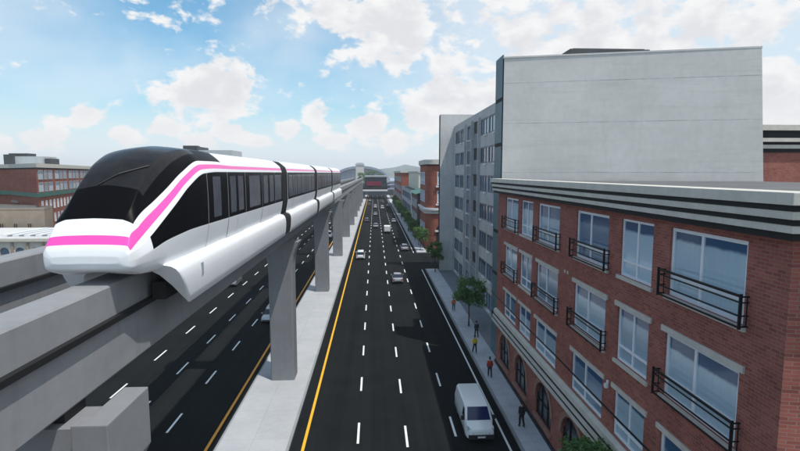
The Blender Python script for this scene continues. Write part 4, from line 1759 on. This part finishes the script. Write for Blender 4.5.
def car_proto(name, paint, label, cat, L=4.5, W=1.8, H=1.45, kind='sedan'):
    """car pointing to -Y, origin on the ground under its middle"""
    root = thing(name, (0, 0, 0), label, cat, 'cars driving on the two roads')
    h = W / 2
    f, b = -L / 2, L / 2
    hz = .82 if kind != 'suv' else .98          # bonnet line
    z0 = .24
    if kind == 'sedan':
        tail = hz + .1
        cab = (f + 1.05, f + 1.75, b - 1.35, b - .55)
    else:
        tail = hz + .1
        cab = (f + .95, f + 1.55, b - .45, b - .12)
    body = [(f, h * .78, h * .74, z0 + .12, hz - .26), (f + .08, h * .9, h * .84, z0 + .02, hz - .16), (f + .35, h * .98, h * .9, z0, hz - .06),
            (f + 1.0, h, h * .93, z0, hz + .03), (cab[1] + .2, h, h * .94, z0, hz + .1), (b - 1.0, h, h * .94, z0, tail + .02),
            (b - .3, h * .97, h * .9, z0, tail), (b - .05, h * .9, h * .82, z0 + .06, tail - .1), (b, h * .8, h * .74, z0 + .16, tail - .22)]
    loft_body(body, M[paint], 'body', root)
    zb = hz + .02
    wr = h * .66
    wb = h * .90
    A, Bq, C, D = cab
    rf = MB()
    ring = []
    for y_, w_, z in ((Bq - .02, wr, H - .07), (Bq + .25, wr + .02, H - .01), ((Bq + C) / 2, wr + .03, H), (C - .2, wr + .02, H - .01), (C + .02, wr, H - .07)):
        ring.append([(-w_, y_, z - .07), (-w_ + .09, y_, z), (w_ - .09, y_, z), (w_, y_, z - .07)])
    rf.loft(ring)
    rf.build('roof', M[paint], root, angle=40)
    zr = H - .10
    g_ = MB()
    g_.loft([[(-wb, A, zb), (wb, A, zb), (wb, A + .02, zb - .05), (-wb, A + .02, zb - .05)], [(-wr, Bq, zr), (wr, Bq, zr), (wr, Bq + .05, zr - .03), (-wr, Bq + .05, zr - .03)]])
    g_.build('windscreen', M['car_glass'], root)
    g_ = MB()
    g_.loft([[(-wb, D, tail), (wb, D, tail), (wb, D - .02, tail - .05), (-wb, D - .02, tail - .05)], [(-wr, C, zr), (wr, C, zr), (wr, C - .05, zr - .03), (-wr, C - .05, zr - .03)]])
    g_.build('rear_window', M['car_glass'], root)
    for s in (1, -1):
        g_ = MB()
        q = [(s * wb, A + .04, zb), (s * wb, D - .04, tail), (s * wr, C, zr), (s * wr, Bq, zr)]
        q2 = [(s * (x * s - .05), y_, z) for x, y_, z in q]
        g_.add(q + q2, [(0, 1, 2, 3), (7, 6, 5, 4), (0, 4, 5, 1), (1, 5, 6, 2), (2, 6, 7, 3), (3, 7, 4, 0)])
        g_.build('side_window', M['car_glass'], root)
        p = MB()
        mid = (A + D) / 2 + .05
        fr = .5
        p.loft([[(s * (wb + .008), mid - .05, zb + .02), (s * (wb + .008), mid + .05, zb + .02), (s * (wb - .03), mid + .05, zb), (s * (wb - .03), mid - .05, zb)],
                [(s * (wr + .008), mid - .04, zr), (s * (wr + .008), mid + .04, zr), (s * (wr - .03), mid + .04, zr), (s * (wr - .03), mid - .04, zr)]])
        p.build('door_pillar', M[paint], root)
        l = MB()
        l.box(*sorted((s * h * .52, s * h * .88)), f + .02, f + .2, hz - .3, hz - .17)
        l.build('headlight', M['lamp'], root, bevel=.02)
        l = MB()
        l.box(*sorted((s * h * .58, s * h * .88)), b - .16, b + .005, tail - .3, tail - .12)
        l.build('taillight', M['tail'], root, bevel=.02)
        mi = MB()
        mi.box(*sorted((s * (h - .02), s * (h + .16))), A + .25, A + .37, zb + .05, zb + .2)
        mi.build('mirror', M[paint], root, bevel=.03)
    bp = MB()
    bp.box(-h * .72, h * .72, f - .015, f + .12, z0 + .08, z0 + .22)
    bp.box(-h * .72, h * .72, b - .12, b + .012, z0 + .1, z0 + .24)
    bp.build_each('bumper', M['plastic'], root, bevel=.02)
    wheels(root, h - .01, (f + .82, b - .82), .32)
    return root


def place(proto, used, x, y_, back, label, group='cars driving on the two roads'):
    c = copy_tree(proto) if used else proto
    c.location = (x, y_, 0.008)
    c.rotation_euler.z = math.pi if back else 0
    c['label'] = label
    c['group'] = group
    return c


def van():
    root = thing('van', (0, 0, 0), 'white delivery van with dark blue windscreen beside the right kerb', 'van')
    L, h, H = 5.3, .96, 1.98
    f, b = -L / 2, L / 2
    st = [(f, h * .80, h * .76, .40, .86), (f + .06, h * .90, h * .84, .32, .96), (f + .3, h * .98, h * .88, .28, 1.05), (f + .72, h, h * .92, .28, 1.12),
          (f + .95, h, h * .93, .28, 1.2), (f + 1.0, h, h * .93, .28, 1.22)]
    loft_body(st, M['car_white'], 'bonnet', root)
    mb = MB()
    rings = []
    for y_, zt, w1 in ((f + 1.0, 1.24, .93), (f + 1.3, 1.62, .88), (f + 1.58, 1.90, .84), (f + 1.9, 1.97, .83), (0.3, 1.99, .835), (b - .25, 1.97, .83), (b - .06, 1.93, .81), (b, 1.85, .79)):
        zs = min(1.16, zt - .06)
        rings.append([(-h + .05, y_, .28), (-h, y_, .36), (-h, y_, zs), (-h * (w1 + .05), y_, zt - .12 if zt > 1.5 else zt - .04), (-h * w1 + .08, y_, zt),
                      (h * w1 - .08, y_, zt), (h * (w1 + .05), y_, zt - .12 if zt > 1.5 else zt - .04), (h, y_, zs), (h, y_, .36), (h - .05, y_, .28)])
    mb.loft(rings)
    mb.build('body', M['car_white'], root, angle=35)
    g_ = MB()
    q = [(-.80, f + .93, 1.19), (.80, f + .93, 1.19), (.70, f + 1.52, 1.86), (-.70, f + 1.52, 1.86)]
    up = Vector((0, -.75, .66)) * .03
    g_.add([Vector(p) + up for p in q] + [Vector(p) - up * 3 for p in q], [(0, 1, 2, 3), (7, 6, 5, 4), (0, 4, 5, 1), (1, 5, 6, 2), (2, 6, 7, 3), (3, 7, 4, 0)])
    g_.build('windscreen', M['van_glass'], root)
    for s in (1, -1):
        g_ = MB()
        q = [(s * (h + .006), f + 1.12, 1.17), (s * (h + .006), f + 2.05, 1.17), (s * (h * .9 + .012), f + 2.0, 1.72), (s * (h * .9 + .012), f + 1.58, 1.72)]
        q2 = [(p[0] - s * .05, p[1], p[2]) for p in q]
        g_.add(q + q2, [(0, 1, 2, 3), (7, 6, 5, 4), (0, 4, 5, 1), (1, 5, 6, 2), (2, 6, 7, 3), (3, 7, 4, 0)])
        g_.build('side_window', M['car_glass'], root)
        l = MB()
        l.loft([[(s * .50, f - .02, .68), (s * .82, f + .04, .70), (s * .87, f + .16, 1.0), (s * .60, f + .07, .97)],
                [(s * .50, f + .25, .68), (s * .86, f + .3, .70), (s * .89, f + .42, 1.04), (s * .60, f + .34, 1.0)]])
        l.build('headlight', M['lamp'], root)
        m_ = MB()
        m_.box(*sorted((s * (h + .02), s * (h + .24))), f + 1.05, f + 1.17, 1.15, 1.45)
        m_.build('mirror', M['plastic'], root, bevel=.03)
        l = MB()
        l.box(*sorted((s * .80, s * .93)), b - .05, b + .015, .95, 1.5)
        l.build('taillight', M['tail'], root)
        d = MB()
        for yy in (f + 1.05, f + 2.12, f + 3.4):
            d.box(*sorted((s * (h - .01), s * (h + .003))), yy, yy + .015, .4, 1.15)
        d.build('door_seam', M['seam'], root)
    bp = MB()
    bp.box(-.86, .86, f - .04, f + .3, .30, .62)
    bp.build('bumper', M['plastic'], root, bevel=.04)
    np_ = MB()
    np_.box(-.26, .26, f - .052, f - .041, .42, .53)
    np_.build('number_plate', M['sill'], root)
    wheels(root, h - .02, (f + .95, b - 1.05), .33, .22)
    return root


v = van()
v.location = (7.05, 34.4, .008)

sil = car_proto('car', 'car_silver', 'x', 'car')
whi = car_proto('car', 'car_white', 'x', 'car', 4.7, 1.85, 1.7, 'suv')
gry = car_proto('car', 'car_grey', 'x', 'car', 4.4, 1.8, 1.48, 'hatch')
blk = car_proto('car', 'car_black', 'x', 'car')
RIGHT = [(sil, 3.75, 83.0, 'silver saloon car in the third lane, nearest car ahead of the white van'),
         (whi, -3.0, 106.5, 'white tall car in the lane beside the yellow line, just past the silver saloon'),
         (sil, 7.0, 117.5, 'silver saloon car in the kerb lane opposite the brick corner house'),
         (sil, 0.35, 167, 'silver saloon car in the second lane below the distant station'),
         (gry, -2.9, 187, 'grey hatchback by the yellow line, second car in that lane'),
         (sil, 7.0, 184, 'silver saloon far along the kerb lane beyond the first row of trees'),
         (sil, 0.3, 215, 'silver saloon far ahead in second lane, second car of that lane'),
         (whi, 0.4, 262, 'small white car far ahead, third car of the second lane'),
         (whi, 3.9, 255, 'small white car far ahead in the third lane near the station'),
         (gry, -3.0, 280, 'grey hatchback far ahead by the yellow line near the station'),
         (sil, 7.1, 272, 'silver saloon far ahead in the kerb lane near the station'),
         (sil, -3.0, 322, 'silver saloon under the station canopy edge by yellow line'),
         (gry, 3.9, 312, 'grey hatchback under the station canopy edge in third lane')]
LEFT = [(sil, -12.85, 62, 'silver saloon on the left road half hidden by the nearest tall pier'),
        (gry, -22.9, 82, 'grey hatchback in the far lane of the left road under the train'),
        (whi, -12.9, 142, 'white tall car on the left road seen between two piers'),
        (sil, -16.2, 178, 'silver saloon far along the second lane of the left road'),
        (blk, -19.5, 120, 'black saloon in the third lane of the left road'),
        (gry, -12.9, 212, 'grey hatchback far along the left road next to the median')]
used = set()
for lst, back in ((RIGHT, True), (LEFT, False)):
    for p, x, y_, lab in lst:
        place(p, id(p) in used, x, y_, back, lab)
        used.add(id(p))


def box_truck():
    root = thing('van', (0, 0, 0), 'white box van in the third lane far ahead of the silver saloon', 'van')
    b = MB()
    b.box(-1.05, 1.05, -1.4, 2.6, .75, 2.75)
    b.build('cargo_box', M['car_white'], root, bevel=.06)
    loft_body([(-3.0, .85, .8, .35, 1.1), (-2.8, .95, .88, .3, 1.25), (-2.3, .98, .86, .3, 1.95), (-1.9, .98, .84, .3, 2.1), (-1.45, .98, .86, .3, 2.1)], M['car_white'], 'cab', root)
    g_ = MB()
    g_.loft([[(-.8, -2.86, 1.28), (.8, -2.86, 1.28), (.8, -2.8, 1.24), (-.8, -2.8, 1.24)], [(-.75, -2.34, 1.98), (.75, -2.34, 1.98), (.75, -2.28, 1.9), (-.75, -2.28, 1.9)]])
    g_.build('windscreen', M['car_glass'], root)
    d = MB()
    d.box(-.95, .95, 2.601, 2.64, 1.0, 2.6)
    d.build('rear_door', M['sill'], root)
    for s in (1, -1):
        l = MB()
        l.box(*sorted((s * .8, s * 1.0)), 2.56, 2.66, .62, .74)
        l.build('taillight', M['tail'], root)
    u_ = MB()
    u_.box(-.9, .9, -1.3, 2.5, .45, .74)
    u_.build('chassis', M['plastic'], root)
    wheels(root, 1.0, (-2.2, 1.5), .36, .25)
    root.scale = (.88, .9, .8)
    root.location = (3.75, 152, .008)
    root.rotation_euler.z = math.pi


box_truck()


# ------------------------------------------------------------------ people
def skin_mesh(name, chains, sub=2):
    """chains: list of (points, radii); chains share joints by position; grown with a skin modifier and frozen to a mesh"""
    verts, edges, rad, idx = [], [], [], {}
    for pts, rs in chains:
        prev = None
        for p, r in zip(pts, rs):
            key = tuple(round(c, 4) for c in p)
            if key not in idx:
                idx[key] = len(verts)
                verts.append(p)
                rad.append(r)
            k = idx[key]
            if prev is not None and prev != k:
                edges.append((prev, k))
            prev = k
    me = bpy.data.meshes.new(name + '_bones')
    me.from_pydata(verts, edges, [])
    o = bpy.data.objects.new(name + '_bones', me)
    COL.objects.link(o)
    o.modifiers.new('skin', 'SKIN')
    s = o.modifiers.new('sub', 'SUBSURF')
    s.levels = s.render_levels = sub
    for i, sv in enumerate(me.skin_vertices[0].data):
        r = rad[i]
        sv.radius = (r, r) if not isinstance(r, tuple) else r
        sv.use_root = (i == 0)
    dg = bpy.context.evaluated_depsgraph_get()
    out = bpy.data.meshes.new_from_object(o.evaluated_get(dg))
    out.polygons.foreach_set('use_smooth', [True] * len(out.polygons))
    bpy.data.objects.remove(o)
    bpy.data.meshes.remove(me)
    out.name = name
    return out


def person(loc, rz, top, legs, label, stride=.16, pocket=False, scale=1.0, hairlen=0.0):
    root = thing('person', loc, label, 'person', 'people walking on the right pavement')
    root.rotation_euler.z = rz
    root.scale = (scale,) * 3
    pel, ch, nk, hd = (0, 0, .95), (0, -.01, 1.32), (0, .0, 1.47), (0, -.02, 1.60)

    def leg(s):
        k = stride * s
        return [(0, 0, .95), (.10 * s, 0, .90), (.105 * s, -k * .6 - .03, .50), (.11 * s, -k + .05 * (1 - s), .10)], (.11 * s, -k + .05 * (1 - s))
    chains_body, trou, shoe = [], [], []
    chains_body.append(([pel, (0, 0, 1.12), ch, nk, (0, -.01, 1.53), (0, -.02, 1.62), (0, -.02, 1.72)], [.13, .12, (.15, .11), .055, .06, (.082, .098), .06]))
    shirt = [([(0, 0, .93), (0, 0, 1.1), (0, -.01, 1.30), (0, 0, 1.42)], [(.19, .15), (.18, .15), (.215, .16), (.13, .10)])]
    shoes = []
    for s in (1, -1):
        pts, foot = leg(s)
        toe = [pts[-1], (foot[0], foot[1] - .06, .045), (foot[0], foot[1] - .17, .04)]
        chains_body.append((pts, [.13, .085, .058, .042]))
        chains_body.append((toe, [.042, .042, .03]))
        trou.append(([(0, 0, .96), (.09 * s, 0, .9), pts[2], (pts[3][0], pts[3][1], .09)], [(.16, .125), .105, .08, .07]))
        shoes.append(([(foot[0], foot[1] + .05, .06), (foot[0], foot[1] - .06, .055), (foot[0], foot[1] - .18, .045)], [.055, .055, .042]))
        sw = -stride * s * .8
        sh_ = (.185 * s, 0, 1.39)
        if pocket:
            el, wr = (.27 * s, .08, 1.12), (.20 * s, -.06, .93)
        else:
            el, wr = (.235 * s, .03 - sw * .4, 1.13), (.235 * s, -.05 - sw, .90)
        chains_body.append(([ch, sh_, el, wr], [.15, .062, .045, .032]))
        d = (Vector(wr) - Vector(el)).normalized()
        palm = Vector(wr) + d * .07
        chains_body.append(([wr, tuple(palm)], [.032, (.018, .036)]))
        for q, (dy, ln) in enumerate(((-.027, .068), (-.009, .078), (.009, .072), (.026, .056))):
            b0 = palm + Vector((0, dy, 0))
            m_ = b0 + d * ln * .5 + Vector((-.004 * s, -.006, 0))
            t_ = b0 + d * ln + Vector((-.02 * s, -.016, 0))
            chains_body.append(([tuple(palm), tuple(b0), tuple(m_), tuple(t_)], [.018, .009, .0085, .007]))
        th0 = Vector(wr) + d * .03
        chains_body.append(([tuple(wr), tuple(th0 + Vector((-.01 * s, -.035, 0))), tuple(th0 + Vector((-.015 * s, -.055, 0)) + d * .035)], [.032, .011, .008]))
        shirt.append(([(0, -.01, 1.30), (.18 * s, 0, 1.385), el, tuple(Vector(wr) - d * .02)], [.19, .085, .066, .05]))
    body = link_mesh('body', skin_mesh('body', chains_body), root)
    body.data.materials.append(M['skin'])
    # face: nose, ears, eyes and mouth modelled onto the head
    fc = MB()
    fc.tube([(0, -.105, 1.655), (0, -.128, 1.615), (0, -.11, 1.60)], [.008, .014, .012], 6)
    fc.tube([(-.022, -.108, 1.565), (0, -.113, 1.563), (.022, -.108, 1.565)], .006, 5)
    for s in (1, -1):
        fc.tube([(s * .086, -.015, 1.66), (s * .094, .0, 1.635), (s * .086, -.01, 1.60)], [.01, .014, .009], 6)
    fo = fc.build('face', M['lips'], None, smooth=True)
    fo.parent = body
    ey = MB()
    for s in (1, -1):
        ey.tube([(s * .022, -.108, 1.645), (s * .045, -.10, 1.645)], [.008, .007], 6)
    eo = ey.build('eye', M['hair'], None)
    eo.parent = body
    for nm, cs, mt in (('jacket', shirt, top), ('trousers', trou, legs), ):
        o = link_mesh(nm, skin_mesh(nm, cs), root)
        o.data.materials.append(M[mt])
    for cs in shoes:
        o = link_mesh('shoe', skin_mesh('shoe', [cs], 1), root)
        o.data.materials.append(M['hair'])
    hr = [([(0, .0, 1.70), (0, .03, 1.66), (0, .05, 1.58 - hairlen)], [(.088, .09), (.085, .075), .05]), ([(0, .0, 1.70), (0, -.05, 1.725)], [.08, .06])]
    o = link_mesh('hair', skin_mesh('hair', hr), root)
    o.data.materials.append(M['hair'])
    return root


M['lips'] = mat('face_skin', (0.42, 0.24, 0.18), 0.6, 0.05, 8)
Z = .165
person((10.3, 33.6, Z), R(200), 'cloth_dark', 'cloth_dark', 'person in a dark suit standing alone on the pavement beside the brick arches', .05, True, 1.04)
person((10.05, 42.4, Z), R(175), 'cloth_red', 'cloth_navy', 'person in a red top walking on the pavement ahead of dark suited person', .14)
person((9.9, 48.4, Z), R(10), 'cloth_yellow', 'cloth_dark', 'person in a bright yellow top walking near the kerb', .16)
person((11.05, 53.2, Z), R(185), 'cloth_navy', 'cloth_dark', 'person in dark clothes walking with legs apart beside the tree trunk', .2)
person((10.2, 63.8, Z), R(0), 'cloth_orange', 'cloth_grey', 'person in an orange top half behind the tree on the pavement', .14, hairlen=.08)

# ------------------------------------------------------------------ air
hz = MB()
hz.box(-1500, 2600, -90, 2450, -8, 75)
hm = bpy.data.materials.new('haze')
hm.use_nodes = True
hm.node_tree.nodes.clear()
ho = hm.node_tree.nodes.new('ShaderNodeOutputMaterial')
hp = hm.node_tree.nodes.new('ShaderNodeVolumePrincipled')
hp.inputs['Color'].default_value = (0.86, 0.91, 1.0, 1)
hp.inputs['Density'].default_value = 0.00022
hm.node_tree.links.new(hp.outputs[0], ho.inputs['Volume'])
hz.build('haze', hm, kind='stuff')
